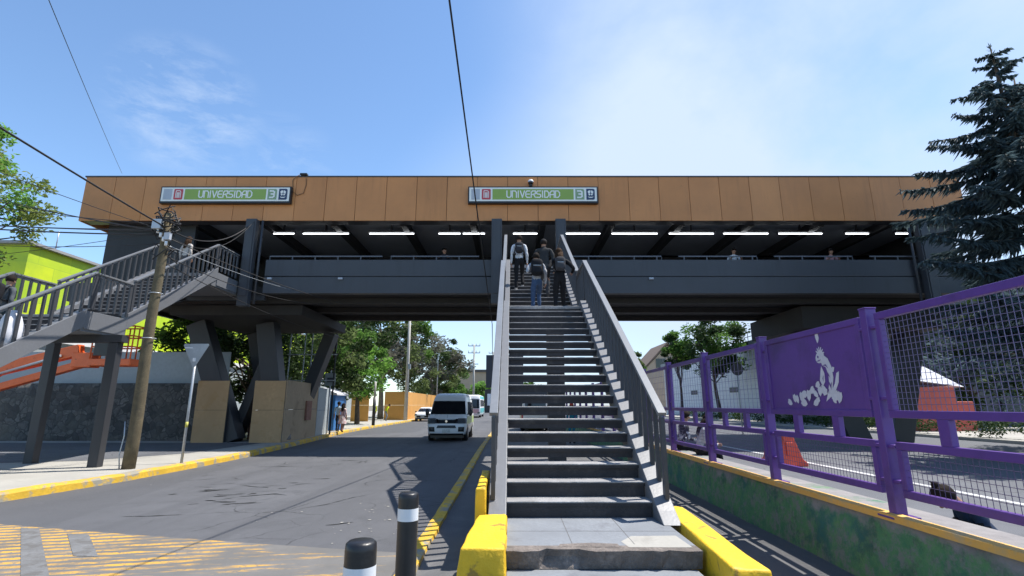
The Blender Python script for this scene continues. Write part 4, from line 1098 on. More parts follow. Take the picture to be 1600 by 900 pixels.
def person(label, loc, rz, H=1.68, pz=None, py=0, lean=0, feet=None, hands=None, top='grey', topc=(.3,.3,.3), leg='black', legc=(.02,.02,.022),
           skin='tan', hair=HAIR, long_hair=False, cap=None, sleeves=True, head_turn=(0,0), bulk=1.0, skirt=False, shoec=(.05,.05,.05), group=None, bun=False, knee=(0,1,.1), stain=None):
    s = H/1.72
    t = thing('person', label, 'person', (0,0,0), group)
    pz = .93*s if pz is None else pz
    feet = feet or [(-.1,.02,0),(.1,-.03,0)]
    P = Vector((0,py,pz)); ln = R(lean)
    up = Vector((0,math.sin(ln),math.cos(ln))); fw = Vector((0,math.cos(ln),-math.sin(ln))); rt = Vector((1,0,0))
    V = []; E = []; rad = []; bones = []
    def add(p, r, par=None, reg=None):
        V.append(Vector(p)); rad.append(r if isinstance(r,tuple) else (r,r))
        if par is not None:
            E.append((par,len(V)-1)); bones.append((V[par],V[-1],max(rad[par][0],rad[-1][0]),reg))
        return len(V)-1
    b = bulk
    pel = add(P,(.155*s*b,.125*s*b))
    wa = add(P+up*.16*s,(.145*s*b,.11*s*b),pel,'top')
    ch = add(P+up*.34*s+fw*.0,(.165*s*b,.12*s*b),wa,'top')
    sh = add(P+up*.47*s,(.12*s*b,.09*s*b),ch,'top')
    nk = add(P+up*.545*s+fw*.012*s,.056*s,sh,'skin')
    hb = add(P+up*.60*s+fw*.02*s,(.066*s,.07*s),nk,'skin')
    hc = P+up*.69*s+fw*.025*s
    hm = add(hc,(.080*s,.094*s),hb,'skin')
    ht = add(P+up*.725*s+fw*.018*s,(.058*s,.068*s),hm,'skin')
    hip = []
    for sx, ft in zip((-1,1), feet):
        h = P+rt*sx*.085*s-Vector((0,0,.04*s)); f = Vector(ft)+Vector((0,0,.085*s))
        k, an = ik(h, f, .435*s, .425*s, (knee[0]*sx,knee[1],knee[2]))
        i1 = add(h+Vector((0,0,-.06*s)),.092*s*b,pel,'leg'); i2 = add(k,.064*s*b,i1,'leg'); i3 = add(an+Vector((0,0,.02)),.052*s,i2,'leg')
        i4 = add(an+Vector((0,.03*s,-.035*s)),.045*s,i3,'shoe'); add(an+Vector((0,.15*s,-.055*s)),.034*s,i4,'shoe')
    hand_info = []
    for n, sx in enumerate((-1,1)):
        S0 = P+up*.445*s+rt*sx*.175*s*b
        hd = Vector(hands[n]) if hands else P+rt*sx*.235*s*b+Vector((0,.06*s,-.08*s))
        el, wr = ik(S0, hd, .29*s, .25*s, (sx*.35,-1,-.25))
        i1 = add(S0,.064*s*b,sh,'top'); i2 = add(el,.047*s*b,i1,'top'); i3 = add(wr,.034*s,i2,'top' if sleeves else 'skin')
        d = (wr-el).normalized(); i4 = add(wr+d*.07*s,(.036*s,.022*s),i3,'skin'); hand_info.append((wr+d*.06*s,d,sx))
    me = bpy.data.meshes.new('b'); me.from_pydata(V,E,[]); o = bpy.data.objects.new('b',me); C.objects.link(o)
    o.modifiers.new('s','SKIN').branch_smoothing = .6
    if not me.skin_vertices: me.skin_vertices.new() if hasattr(me.skin_vertices,'new') else None
    for i, sv in enumerate(me.skin_vertices[0].data):
        sv.radius = rad[i]; sv.use_root = (i == 0)
    ss = o.modifiers.new('d','SUBSURF'); ss.levels = 2; ss.render_levels = 2
    dg = bpy.context.evaluated_depsgraph_get(); dg.update()
    ev = bpy.data.meshes.new_from_object(o.evaluated_get(dg))
    bpy.data.objects.remove(o)
    ev.materials.clear()
    for v in ev.vertices:
        if v.co.z < P.z+.5*s*math.cos(ln): v.co += v.normal*(.012*noise.noise(v.co*Vector((11,11,7)).length*.6)+.007*noise.noise(Vector((v.co.x*22,v.co.y*22,v.co.z*16))))
    mats = {'top':0,'leg':1,'skin':2,'shoe':3}
    for m in (cloth(top,topc,stain=stain), cloth(leg,legc), SKIN[skin], cloth('shoe%d'%int(shoec[0]*100),shoec), M['eye'], cloth('lip',(.28,.10,.09))): ev.materials.append(m)
    for pg in ev.polygons:
        c = pg.center; best = None
        for (a, e, r, reg) in bones:
            ab = e-a; u = max(0,min(1,(c-a).dot(ab)/max(1e-9,ab.length_squared))); dd = (c-a-ab*u).length-r
            if reg == 'skin' and (a-V[sh]).length < 1e-6 and u < .55: continue
            if best is None or dd < best[0]: best = (dd, reg)
        pg.material_index = mats[best[1]]; pg.use_smooth = True
    # face, ears and fingers joined into the same mesh
    x = MB()
    hu = up
    x.sphere(hc+fw*.098*s-hu*.012*s,(.014*s,.024*s,.024*s),2,8,6)
    for sx in (-1,1):
        x.sphere(hc+rt*sx*.082*s-hu*.01*s,(.012*s,.022*s,.032*s),2,8,6)
        x.sphere(hc+rt*sx*.033*s+fw*.086*s+hu*.012*s,(.013*s,.008*s,.008*s),4,8,5)
    x.sphere(hc+fw*.090*s-hu*.052*s,(.025*s,.008*s,.007*s),5,8,5)
    for (p, d, sx) in hand_info:
        side = d.cross(Vector((sx,0,0)));  side = side.normalized() if side.length > .1 else Vector((0,1,0))
        curl = (Vector((-sx,0,0))-d*d.dot(Vector((-sx,0,0)))).normalized()
        for k, L in enumerate((.075,.085,.08,.062)):
            b0 = p+side*(.024-.016*k)*s+d*.0*s
            x.tube([b0,b0+d*L*.6*s,b0+d*L*.95*s+curl*.018*s,b0+d*L*1.05*s+curl*.04*s],[.0095*s,.009*s,.008*s,.006*s],6,2)
        b0 = p+side*.03*s-d*.03*s
        x.tube([b0,b0+side*.025*s+d*.03*s,b0+side*.03*s+d*.06*s+curl*.015*s],[.011*s,.010*s,.007*s],6,2)
    if skirt:
        rows = []
        for k in range(6):
            z = P.z+.12*s-k*.11*s
            rows.append([(( .15+.022*k)*s*math.cos(a*.4488)*(1+.04*(a%2)),py+(.12+.020*k)*s*math.sin(a*.4488)*(1+.04*(a%2)),z) for a in range(14)])
        x.grid(rows,0,True,True)
    bm = bmesh.new(); bm.from_mesh(ev)
    k0 = [bm.verts.new(v) for v in x.v]
    for f, mi in zip(x.f, x.mi):
        try: fc = bm.faces.new([k0[i] for i in f]); fc.material_index = mi; fc.smooth = True
        except ValueError: pass
    if head_turn != (0,0):
        rm = Matrix.Rotation(R(head_turn[0]),3,'Z') @ Matrix.Rotation(R(head_turn[1]),3,'X')
        n0 = V[nk]
        for v in bm.verts:
            if (v.co-n0).dot(up) > .02 and (v.co-hc).length < .2*s: v.co = n0+rm@(v.co-n0)
    bmesh.ops.recalc_face_normals(bm, faces=bm.faces); bm.to_mesh(ev); bm.free()
    body = bpy.data.objects.new('body', ev); C.objects.link(body); body.parent = t
    rmx = Matrix.Rotation(R(head_turn[0]),3,'Z') @ Matrix.Rotation(R(head_turn[1]),3,'X')
    def hx(p): return V[nk]+rmx@(Vector(p)-V[nk])
    mb = MB(); rows = []
    nn = 18
    for i in range(10):
        ph = R(5+i*13.5); row = []
        for j in range(nn):
            th = 2*math.pi*j/nn
            fy = math.sin(th)                   # front is +fw
            phx = min(ph, R(62 if fy > .55 else (88 if fy > .1 else 140)))
            q = (1+.05*noise.noise(Vector((j*.9,i*.8,H*7))))
            p = hc+hu*.022*s+(rt*math.sin(phx)*math.cos(th)*.101+fw*math.sin(phx)*fy*.118+hu*math.cos(phx)*.116)*s*q
            row.append(hx(p))
        rows.append(row)
    mb.grid(rows,0,True,True)
    if long_hair:
        for k in range(26):
            a = -math.pi*(k+.5)/26; r = .085*s*(1+.1*rnd.random())
            p0 = hc+rt*math.cos(a)*r+fw*math.sin(a)*r+hu*.01*s
            mb.tube([hx(p0),hx(p0-hu*.13*s+fw*math.sin(a)*.03*s),p0-hu*.27*s+fw*math.sin(a)*.06*s+rt*rnd.uniform(-.02,.02),p0-hu*(.36+.06*rnd.random())*s+fw*math.sin(a)*.06*s+rt*rnd.uniform(-.03,.03)],[.022*s,.026*s,.022*s,.006*s],6)
    if bun:
        mb.sphere(hx(hc+hu*.12*s-fw*.05*s),.042*s,0,10,7,lambda p: p*(1+.2*noise.noise(p*60)))
        for k in range(5): mb.tube([hx(hc+hu*.13*s-fw*.05*s),hx(hc+hu*(.17+.02*rnd.random())*s+(-fw*.06+rt*rnd.uniform(-.05,.05))*s)],[.012,.003],5)
    ho = mb.build('hair', hair, t)
    if cap:
        mb = MB(); rows = []
        for i in range(6):
            ph = R(4+i*16.5); rows.append([hx(hc+hu*.035*s+(rt*math.sin(ph)*math.cos(2*math.pi*j/16)*.104+fw*math.sin(ph)*math.sin(2*math.pi*j/16)*.118+hu*math.cos(ph)*.115)*s) for j in range(16)])
        mb.grid(rows,0,True,True)
        mb.grid([[hx(hc+hu*.04*s+rt*u*.08*s+fw*(.10+.0*abs(u))*s) for u in (-1,-.5,0,.5,1)],[hx(hc+hu*.03*s+rt*u*.07*s+fw*(.19-.03*u*u)*s) for u in (-1,-.5,0,.5,1)]],0,True)
        mb.build('cap', cloth('cap_'+cap[0],cap[1]), t)
    t.location = loc; t.rotation_euler.z = rz
    return t, dict(P=P,up=up,fw=fw,s=s)
def backpack(label, info, loc, rz, colname, col, size=1.0, strip=True):
    P, up, fw, s = info['P'], info['up'], info['fw'], info['s']
    t = thing('backpack', label, 'backpack', (0,0,0), 'backpacks on the people climbing')
    c = P+up*.30*s-fw*(.155+.07*size)*s
    def ff(p):
        q = Vector((p.x,p.y,p.z)); f = lambda v, a: math.copysign(abs(v/a)**.55*a, v)
        q = Vector((f(p.x,1),f(p.y,1),f(p.z,1)))
        return Vector((q.x*.155*size*s,0,0))+fw*q.y*.085*size*s+up*(q.z*.225*size*s)
    MB().sphere(c,1,0,20,14,ff).build('bag', cloth('pack_'+colname,col), t)
    def ff2(p):
        f = lambda v: math.copysign(abs(v)**.6, v)
        return Vector((f(p.x)*.12*size*s,0,0))+fw*f(p.y)*.035*size*s+up*(f(p.z)*.10*size*s)
    MB().sphere(c-fw*.085*size*s-up*.08*size*s,1,0,16,10,ff2).build('pocket', cloth('pocket_'+colname,tuple(v*1.25 for v in col)), t)
    if strip: MB().beam(c-fw*.105*size*s+up*.02*s-Vector((.10*size*s,0,0)),c-fw*.105*size*s+up*.02*s+Vector((.10*size*s,0,0)),.006,.012).build('zip_strip', M['galv'], t)
    for sx in (-1,1):
        b = P+Vector((sx*.11*s,0,0))
        MB().tube([b+up*.40*s-fw*.14*s,b+up*.50*s-fw*.07*s,b+up*.515*s+fw*.03*s,b+up*.44*s+fw*.13*s,b+up*.28*s+fw*.15*s,b+Vector((sx*.05*s,0,0))+up*.16*s+fw*.04*s,b+up*.14*s-fw*.13*s],.018*s,6).build('strap', cloth('pack_'+colname,col), t)
    t.location = loc; t.rotation_euler.z = rz
    return t
def on2(j, dy=0): return YL+LEN+(j-1)*TR+dy+.12, ZL+j*RI
UPF = [(-.1,-.02,0),(.1,TR,RI)]
UPG = [(-.1,TR,RI),(.1,-.02,0)]
GP = 'people climbing the central stairs'
y, z = on2(6); l = (.22,y,z)
_, i = person('man in a white hoodie and black trousers, highest and leftmost on the central stairs', l, 0, 1.70, pz=.98, py=.08, lean=7, feet=UPF, top='whitehood', topc=(.62,.63,.66), leg='black', legc=(.016,.016,.018), shoec=(.5,.5,.5), bulk=1.02, group=GP)
backpack('dark slim backpack worn by the man in the white hoodie', i, l, 0, 'dark', (.03,.03,.036), .8)
y, z = on2(4); l = (.92,y,z)
person('broad person in a dark jacket and patterned trousers, upper right on the central stairs', l, R(-4), 1.72, pz=.99, py=.08, lean=6, feet=UPG, top='charcoal', topc=(.035,.036,.038), leg='patterned', legc=(.06,.06,.062), cap=('black',(.015,.015,.017)), bulk=1.22, group=GP)
l = (.64,YL+.82,ZL)
_, i = person('person in blue jeans and a pale grey hoodie, in the middle of the stair landing', l, R(2), 1.62, pz=.90, py=.06, lean=5, feet=[(-.1,.0,0),(.1,.38,RI)], hands=[(-.17,.16,1.20),(.24,.12,.86)], top='palegrey', topc=(.42,.43,.46), leg='jeans', legc=(.055,.095,.18), shoec=(.45,.45,.46), bulk=1.05, group=GP)
backpack('bulky black backpack worn by the person in blue jeans', i, l, R(2), 'black', (.014,.014,.017), 1.08)
l = (1.22,YL+.62,ZL)
_, i = person('woman with long brown hair, black jacket and black trousers, right on the stair landing', l, R(3), 1.68, pz=.93, py=.05, lean=4, feet=[(-.12,.0,0),(.13,.3,0)], hands=[(-.28,.12,.98),(.36,.22,1.12)], top='black', topc=(.018,.018,.021), leg='wideblack', legc=(.017,.016,.018), hair=HAIRB, long_hair=True, bulk=1.12, group=GP)
backpack('dark grey backpack with a pale stripe worn by the woman with long hair', i, l, R(3), 'slate', (.05,.05,.055), .85)
# headphones of the woman
# left stairway
k = 14; l = (-11.5,Y0+1.1+(k-1)*TR+.12,Z0+k*RI)
_, i = person('person in dark clothes carrying a white sack up the left stairway', l, 0, 1.64, pz=.94, py=.08, lean=8, feet=UPF, top='greygreen', topc=(.09,.10,.11), leg='teal_dark', legc=(.03,.05,.06), group='people on the left stairway')
backpack('black backpack worn by the person on the left stairway', i, l, 0, 'black', (.014,.014,.017), 1.0)
t = tag(MB().sphere((l[0]+.38,l[1]+.05,l[2]+.42),(.16,.26,.44),0,16,12,lambda p: p*(1+.14*noise.noise(p*6))).build('sack', M['tarpwhite']), 'large white sack hanging from the hand of the person on the left stairway', 'sack')
l = (-11.55,YL+LEN+10*TR+1.1+.1,ZL+11*RI)
person('person with light brown hair at the top of the left stairway, behind the upper railing', l, R(-10), 1.62, pz=.93, py=.05, lean=5, feet=UPG, top='cream', topc=(.48,.44,.40), leg='grey', legc=(.08,.08,.085), hair=HAIRB, long_hair=True, group='people on the left stairway')
# at the bridge railing, facing the camera
RG = 'people leaning on the bridge railing'
hr = [(-.2,.30,1.24),(.2,.30,1.24)]
person('dark clothed person leaning on the bridge railing left of the stairs', (-2.82,20.62,6.38), math.pi, 1.72, lean=8, hands=hr, top='navy', topc=(.02,.02,.026), group=RG)
person('person in a white top at the bridge railing, right of the stairs', (9.25,20.62,6.38), math.pi, 1.70, lean=10, hands=hr, top='whitetop', topc=(.6,.6,.6), sleeves=False, group=RG)
person('person in a pale pink top at the bridge railing, farthest right', (13.3,20.62,6.38), math.pi, 1.68, lean=10, hands=hr, top='palepink', topc=(.45,.24,.24), sleeves=False, skin='tan', group=RG)
# street
SG = 'people walking on the left pavement'
person('man in a light blue shirt and dark trousers walking away on the left pavement', (-10.35,31.4,.165), R(4), 1.72, feet=[(-.1,.2,0),(.1,-.18,0)], top='lightblue', topc=(.40,.52,.60), leg='navyleg', legc=(.02,.025,.04), sleeves=False, skin='brown', group=SG)
person('woman in a pink and white dress with long dark hair on the left pavement', (-9.95,31.0,.165), R(-6), 1.62, feet=[(-.1,.15,0),(.1,-.16,0)], top='pinkdress', topc=(.55,.34,.35), leg='bareleg', legc=(.40,.22,.17), sleeves=False, long_hair=True, skirt=True, stain=(.75,.70,.68), group=SG)
WG = 'workers in yellow vests'
person('worker in a yellow vest and blue helmet at the orange hoarding gap', (-13.55,52,.165), R(150), 1.7, top='hivis', topc=(.55,.62,.02), leg='navyleg', legc=(.02,.025,.04), cap=('blue',(.03,.22,.50)), group=WG)
person('worker in a yellow vest bending down at the orange hoarding gap', (-12.6,52.6,.165), R(-60), 1.7, lean=28, top='hivis', topc=(.55,.62,.02), leg='palejeans', legc=(.22,.25,.30), group=WG)
person('person in teal clothes and red cap beneath the bridge, seen between stair steps', (2.75,24.2,.012), R(160), 1.74, top='teal', topc=(.02,.20,.26), leg='tealleg', legc=(.02,.16,.22), cap=('red',(.5,.07,.05)))
# seated figures behind the fence
sit = dict(pz=.13, feet=[(-.12,.52,0),(.12,.50,0)], hands=[(-.1,.42,.34),(.1,.42,.34)], knee=(.35,.4,1))
person('person with a hair bun and dark blue jacket sitting behind the near purple mesh', (4.80,5.42,.15), R(75), 1.68, lean=33, top='darkblue', topc=(.025,.04,.075), leg='black', bun=True, bulk=1.1, head_turn=(0,-22), **sit)
sit2 = dict(pz=.12, feet=[(-.12,.42,-.42),(.12,.45,-.40)], hands=[(-.14,.36,.22),(.14,.36,.22)], knee=(.3,1,.8))
person('dark haired person in a black and white jacket sitting on the low wall', (4.02,12.75,.664), R(-85), 1.68, lean=14, top='blackwhite', topc=(.03,.03,.033), stain=(.6,.6,.62), group='people sitting on the low wall', **sit2)
person('long haired person in a white top sitting on the low wall behind the fence', (4.02,11.55,.664), R(-100), 1.62, lean=20, top='whitetop', topc=(.6,.6,.6), stain=(.04,.04,.045), leg='black', long_hair=True, group='people sitting on the low wall', **sit2)

# ------------------------------------------------------------------ trees
def leaf_clump(mb, c, r, n, size, rq, mi, flat=.75):
    for _ in range(n):
        d = Vector((rq.gauss(0,1),rq.gauss(0,1),rq.gauss(0,1))); d.normalize(); d *= r*rq.random()**.45; d.z *= flat
        p = c+d
        a = Vector((rq.uniform(-1,1),rq.uniform(-1,1),rq.uniform(-.6,.6))).normalized(); b = a.orthogonal().normalized()
        b = Matrix.Rotation(rq.uniform(0,6.28),3,a)@b
        s = size*rq.uniform(.6,1.3)
        mb.add([p-a*s,p+b*s*.45,p+a*s,p-b*s*.45],[(0,1,2,3)],mi)
def tree(label, x, y, z0, H, R_, zc, rz, clumps, per, size, leaves, bark='bark', tr=.2, seed=1, lean=(0,0), group=None, clump_r=.28, name='broadleaf_tree'):
    rq = random.Random(seed)
    t = thing(name, label, 'tree', (x,y,z0), group)
    B = Vector((x,y,z0)); T = B+Vector((lean[0],lean[1],zc*.98))
    mb = MB()
    def trunk(u): return B.lerp(T,u)+Vector((.25*math.sin(u*5+seed)*u,.2*math.sin(u*4+2*seed)*u,0))
    mb.tube([trunk(k/9) for k in range(10)],[tr*(1.15-.85*k/9) for k in range(10)],9)
    cs = []
    for _ in range(clumps):
        for _ in range(30):
            d = Vector((rq.uniform(-1,1),rq.uniform(-1,1),rq.uniform(-1,1)))
            if d.length < 1 and d.length > .35: break
        w = 1-.35*max(0,d.z)
        c = B+Vector((lean[0],lean[1],zc))+Vector((d.x*R_*w,d.y*R_*w,d.z*rz))
        cs.append(c)
    fo = MB()
    for i, c in enumerate(cs):
        leaf_clump(fo,c,R_*clump_r*rq.uniform(.65,1.25),per,size,rq,rq.choice([0,0,1,1,2][:2+len(leaves)]) % len(leaves))
        if i % 2 == 0:
            a = trunk(rq.uniform(.45,.95)); m = a.lerp(c,.5)+Vector((0,0,.12*(c-a).length))
            mb.tube([a,m,c],[tr*.32,tr*.2,tr*.05],6)
    mb.build('trunk', M[bark], t)
    fo.build('crown', [M[l] for l in leaves], t, recalc=False)
    return t
GR = 'trees behind the left hoardings'
tree('bright green leafy tree in the middle of the left trees, above the walking pair', -12.9,44,.1,8,2.9,5.2,2.7,46,170,.16,['leaf_bright','leaf_mid','leaf_bright'],seed=3,group=GR)
tree('tall feathery grey green tree left of the bright one, behind the scaffold', -15.4,48,.1,14,4.6,8.6,5.2,60,130,.20,['leaf_olive','leaf_dark','leaf_mid'],'bark_pale',.28,5,group=GR,clump_r=.22)
tree('tall feathery olive tree right behind the bright green one', -15.0,60,.1,15,5.0,9.2,5.6,64,130,.22,['leaf_olive','leaf_grey','leaf_dark'],'bark_pale',.3,8,group=GR,clump_r=.2)
tree('tall grey olive tree above the pale utility pole', -14.0,70,.1,15,4.8,9.0,5.6,64,130,.23,['leaf_olive','leaf_grey','leaf_mid'],'bark_pale',.3,9,group=GR,clump_r=.2)
tree('olive tree leaning over the road right of the pale utility pole', -13.4,84,.1,15,5.4,8.4,5.4,64,130,.25,['leaf_olive','leaf_grey','leaf_dark'],'bark_pale',.3,10,lean=(1.0,0),group=GR,clump_r=.2)
tree('lower olive tree at the far end of the left tree row', -12.6,100,.1,11,4.6,5.6,4.0,50,120,.26,['leaf_olive','leaf_mid','leaf_dark'],'bark_pale',.28,12,group=GR,clump_r=.22)
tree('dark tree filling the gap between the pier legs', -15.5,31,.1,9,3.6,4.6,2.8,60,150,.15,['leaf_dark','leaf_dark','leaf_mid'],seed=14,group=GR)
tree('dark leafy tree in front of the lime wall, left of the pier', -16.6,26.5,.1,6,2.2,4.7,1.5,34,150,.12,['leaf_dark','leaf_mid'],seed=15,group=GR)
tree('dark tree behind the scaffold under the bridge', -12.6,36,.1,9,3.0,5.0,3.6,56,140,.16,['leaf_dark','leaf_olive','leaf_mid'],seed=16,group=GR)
tree('airy yellow green tree at the upper left photo edge, in front of the lime building', -19.1,15.3,.1,12,3.0,8.2,3.4,92,170,.08,['leaf_yellow','leaf_bright','leaf_yellow'],'bark',.2,21,lean=(.4,0),clump_r=.2)
DG = 'distant trees at the end of the road'
for i, (x, y, h, lb) in enumerate([(-17,150,9,'distant dark green tree left of the tall pylon'),(-9,158,8.5,'distant bright green tree right of the tall pylon'),(-24,155,9,'distant tree behind the olive tree row'),(-3,165,9,'distant tree behind the dark billboard'),(6,170,9,'distant tree behind the central stair steps')]):
    tree(lb,x,y,0,h,5,h*.55,h*.45,34,90,.4,['leaf_mid','leaf_bright' if i==1 else 'leaf_dark'],'bark',.3,30+i,group=DG)
tree('round green tree beyond the purple fence, in front of the white building', 23.0,58,.2,12,4.4,8.2,3.2,58,190,.19,['leaf_mid','leaf_dark','leaf_mid'],'bark',.22,41,lean=(-.6,0),clump_r=.24)
tree('smaller side tree touching the left of the round green tree', 19.4,60,.2,10,2.2,7.6,2.4,30,150,.18,['leaf_mid','leaf_dark'],'bark',.18,44,clump_r=.3)
tree('slim distant tree just right of the central stair railing', 16.9,70,.1,9,1.3,6.4,2.6,22,130,.2,['leaf_olive','leaf_mid'],'bark',.15,45,clump_r=.4)
# conifer at the right
def conifer(label, x, y, z0, H, Rb, seed, lean):
    rq = random.Random(seed)
    t = thing('conifer_tree', label, 'tree', (x,y,z0))
    B = Vector((x,y,z0)); T = B+Vector((lean[0],lean[1],H))
    MB().tube([B.lerp(T,k/10) for k in range(11)],[.30*(1-.95*k/10) for k in range(11)],10).build('trunk', M['bark'], t)
    tw = MB(); fo = MB()
    heads = [(B,T,1.0,3.2),(B.lerp(T,.70),B.lerp(T,.70)+Vector((.95,.4,H*.235)),.55,.5)]
    tw.tube([heads[1][0],heads[1][0].lerp(heads[1][1],.3)+Vector((.3,.1,0)),heads[1][1]],[.1,.08,.02],6)
    for (b0, t0, ks, z) in heads:
        HH = (t0-b0).length
        while z < HH-.15:
            u = z/HH; L = min(3.15,.70*(HH-z))*ks+.10; nb = rq.choice((4,5,6))
            a0 = rq.uniform(0,6.28)
            for k in range(nb):
                a = a0+6.28*k/nb+rq.uniform(-.35,.35); Lk = L*rq.choice((.55,.75,.9,1,1,1.18))
                zz = u+rq.uniform(-.012,.012)
                c = b0.lerp(t0,zz); d = Vector((math.cos(a),math.sin(a),0)); P = []
                dr = rq.uniform(.22,.42)
                for q in range(8):
                    v = q/7; P.append(c+d*Lk*v+Vector((0,0,Lk*(-dr*v+.26*v*v)+.03*rq.uniform(-1,1)*v)))
                tw.tube(P,[.035*(1-.9*q/7)*(1.3-u)+.004 for q in range(8)],5)
                sd = Vector((-d.y,d.x,0))
                n = int(16+Lk*85)
                for _ in range(n):
                    v = .12+.88*rq.random(); i = min(6,int(v*7)); p = P[i].lerp(P[i+1],v*7-i)
                    side = rq.uniform(-1,1); sl = (Lk*.20*(1-v*.8)+.10)*rq.uniform(.5,1.2)
                    e = p+sd*side*sl*1.3+d*sl*.55+Vector((0,0,-sl*rq.uniform(.1,1.1)))
                    w = (e-p).cross(Vector((rq.uniform(-.5,.5),rq.uniform(-.5,.5),1))).normalized()*rq.uniform(.02,.05)
                    m = p.lerp(e,.5)
                    fo.add([p,m+w,e,m-w],[(0,1,2,3)])
                    w2 = Vector((rq.uniform(-.4,.4),rq.uniform(-.4,.4),1)).normalized()*rq.uniform(.02,.05); fo.add([p,m+w2,e,m-w2],[(0,1,2,3)])
            z += rq.uniform(.42,.66)*(1-.35*u)
    for _ in range(30):
        p = T-Vector((0,0,rq.uniform(0,.6))); e = p+Vector((rq.uniform(-.12,.12),rq.uniform(-.12,.12),rq.uniform(.05,.2))); fo.add([p,p.lerp(e,.5)+Vector((.02,0,0)),e,p.lerp(e,.5)-Vector((.02,0,0))],[(0,1,2,3)])
    tw.build('branches', M['bark'], t); fo.build('needles', M['needle'], t, recalc=False)
    return t
conifer('tall dark blue green conifer rising over the right end of the footbridge', 16.25,15.0,.1,13.4,3.7,51,(-.15,0))
# dark backdrop beyond the right road: station block, hedge
sb = thing('station_block','dark grey station block with ribbed walls behind the conifer and the near mesh panel','building',(40,40,0))
MB().box(23.5,37,.0,75,48,11.6).build('wall', M['steel'], sb)
for k in range(14): MB().box(24+k*2.6,36.8,.0,24.5+k*2.6,36.99,11.4).build('rib', M['steel_dark'], sb)
MB().box(23.2,36.6,11.602,75.2,48,12.0).build('roof_edge', M['steel'], sb)
tree('dark bushy tree right behind the conifer, seen through the near mesh panel', 21,18.5,.2,8,3.4,3.9,3.0,54,150,.14,['leaf_dark','needle'],seed=61)
hb = MB(); rq = random.Random(77)
for i in range(260):
    leaf_clump(hb,Vector((20.9+rq.uniform(0,.9),rq.uniform(14,64),.3+rq.uniform(.1,.75))),.42,46,.075,rq,rq.choice((0,0,1)))
tag(hb.build('hedge',[M['hedge'],M['leaf_dark']],None,recalc=False),'long low dark hedge along the far side of the right road','hedge')
tree('dark tree beyond the hedge behind the white topped tent', 29.5,33.5,.2,9,3.6,4.4,3.6,50,140,.17,['leaf_dark','needle'],seed=63)
wb = thing('white_building','long white panelled building with a railed roof ramp beyond the purple fence','building',(27,65,0))
MB().box(27,40,0,45,92,8.2).build('wall', M['whitewall'], wb)
mb = MB()
for k in range(16): mb.box(26.97,40,.5+k*.48,26.997,92,.515+k*.48)
mb.build('panel_joint', M['greysheet'], wb)
MB().box(26.6,39.5,8.202,45.4,92.5,8.75).build('roof_edge', M['greyroof'], wb)
mb = MB()
for k in range(27): mb.tube([(26.8,40+k*2,8.75),(26.8,40+k*2,9.7)],.04,5)
for z in (9.25,9.7): mb.tube([(26.8,40,z),(26.8,92,z)],.04,5)
mb.build('roof_railing', M['steel'], wb)
for yy in (62,76): MB().box(26.94,yy,3.2,26.968,yy+2.6,3.8).build('vent', M['steel_dark'], wb)
tb = thing('tan_house','tan gabled house peeking over the far end of the purple fence','house',(31,108,0))
MB().prism([(27,0),(36,0),(36,9),(31.5,13.5),(27,9)],'y',104,116).build('wall', M['tanwall'], tb)
MB().prism([(26.5,8.7),(31.5,13.75),(36.5,8.7),(36.5,9.05),(31.5,14.2),(26.5,9.05)],'y',103.6,116.4).build('roof', pmat('tan_roof',(.16,.11,.08),.8), tb)
MB().box(29,103.9,9,31,103.99,10.8).build('window', M['glass'], tb)
t = thing('round_road_sign','dark back of a round road sign on a thin post beyond the purple fence','sign',(12.6,29,.15))
MB().tube([(12.6,29,.15),(12.6,29,3.9)],.04,8).build('post', M['galv'], t)
MB().tube([(12.6,28.93,3.65),(12.6,28.95,3.65)],.34,28).build('sign_plate', M['steel'], t)
t = thing('barrier','red plastic water barrier on the right road behind the purple fence post','barrier',(7.5,14.1,.15))
MB().prism([(6.88,.15),(6.88,.24),(6.98,.32),(7.08,.92),(7.34,.92),(7.55,.32),(7.66,.24),(7.66,.15)],'y',13.9,14.9).build('barrier_body', M['redplastic'], t, bevel=.02)
MB().box(7.12,13.86,.42,7.32,13.899,.75).build('recess', M['redplastic'], t, bevel=.01)
t = thing('tent','white topped tent with a red lower half, seen through the near mesh panel','tent',(24,30.5,.28))
MB().add([(22.6,29.4,3.1),(25.5,29.4,2.7),(25.5,32,2.7),(22.6,32,3.1),(23.5,30.4,4.3)],[(0,1,4),(1,2,4),(2,3,4),(3,0,4),(3,2,1,0)]).build('canopy', M['tarpwhite'], t)
MB().box(22.7,29.5,.28,25.0,31.9,2.68).build('side_cloth', M['tarpred'], t)
o = MB().box(25.2,29.9,.28,26.3,31.4,1.9).build('red_stall', M['tarpred'], None, bevel=.04); tag(o,'low red covered stall right beside the white topped tent','stall')

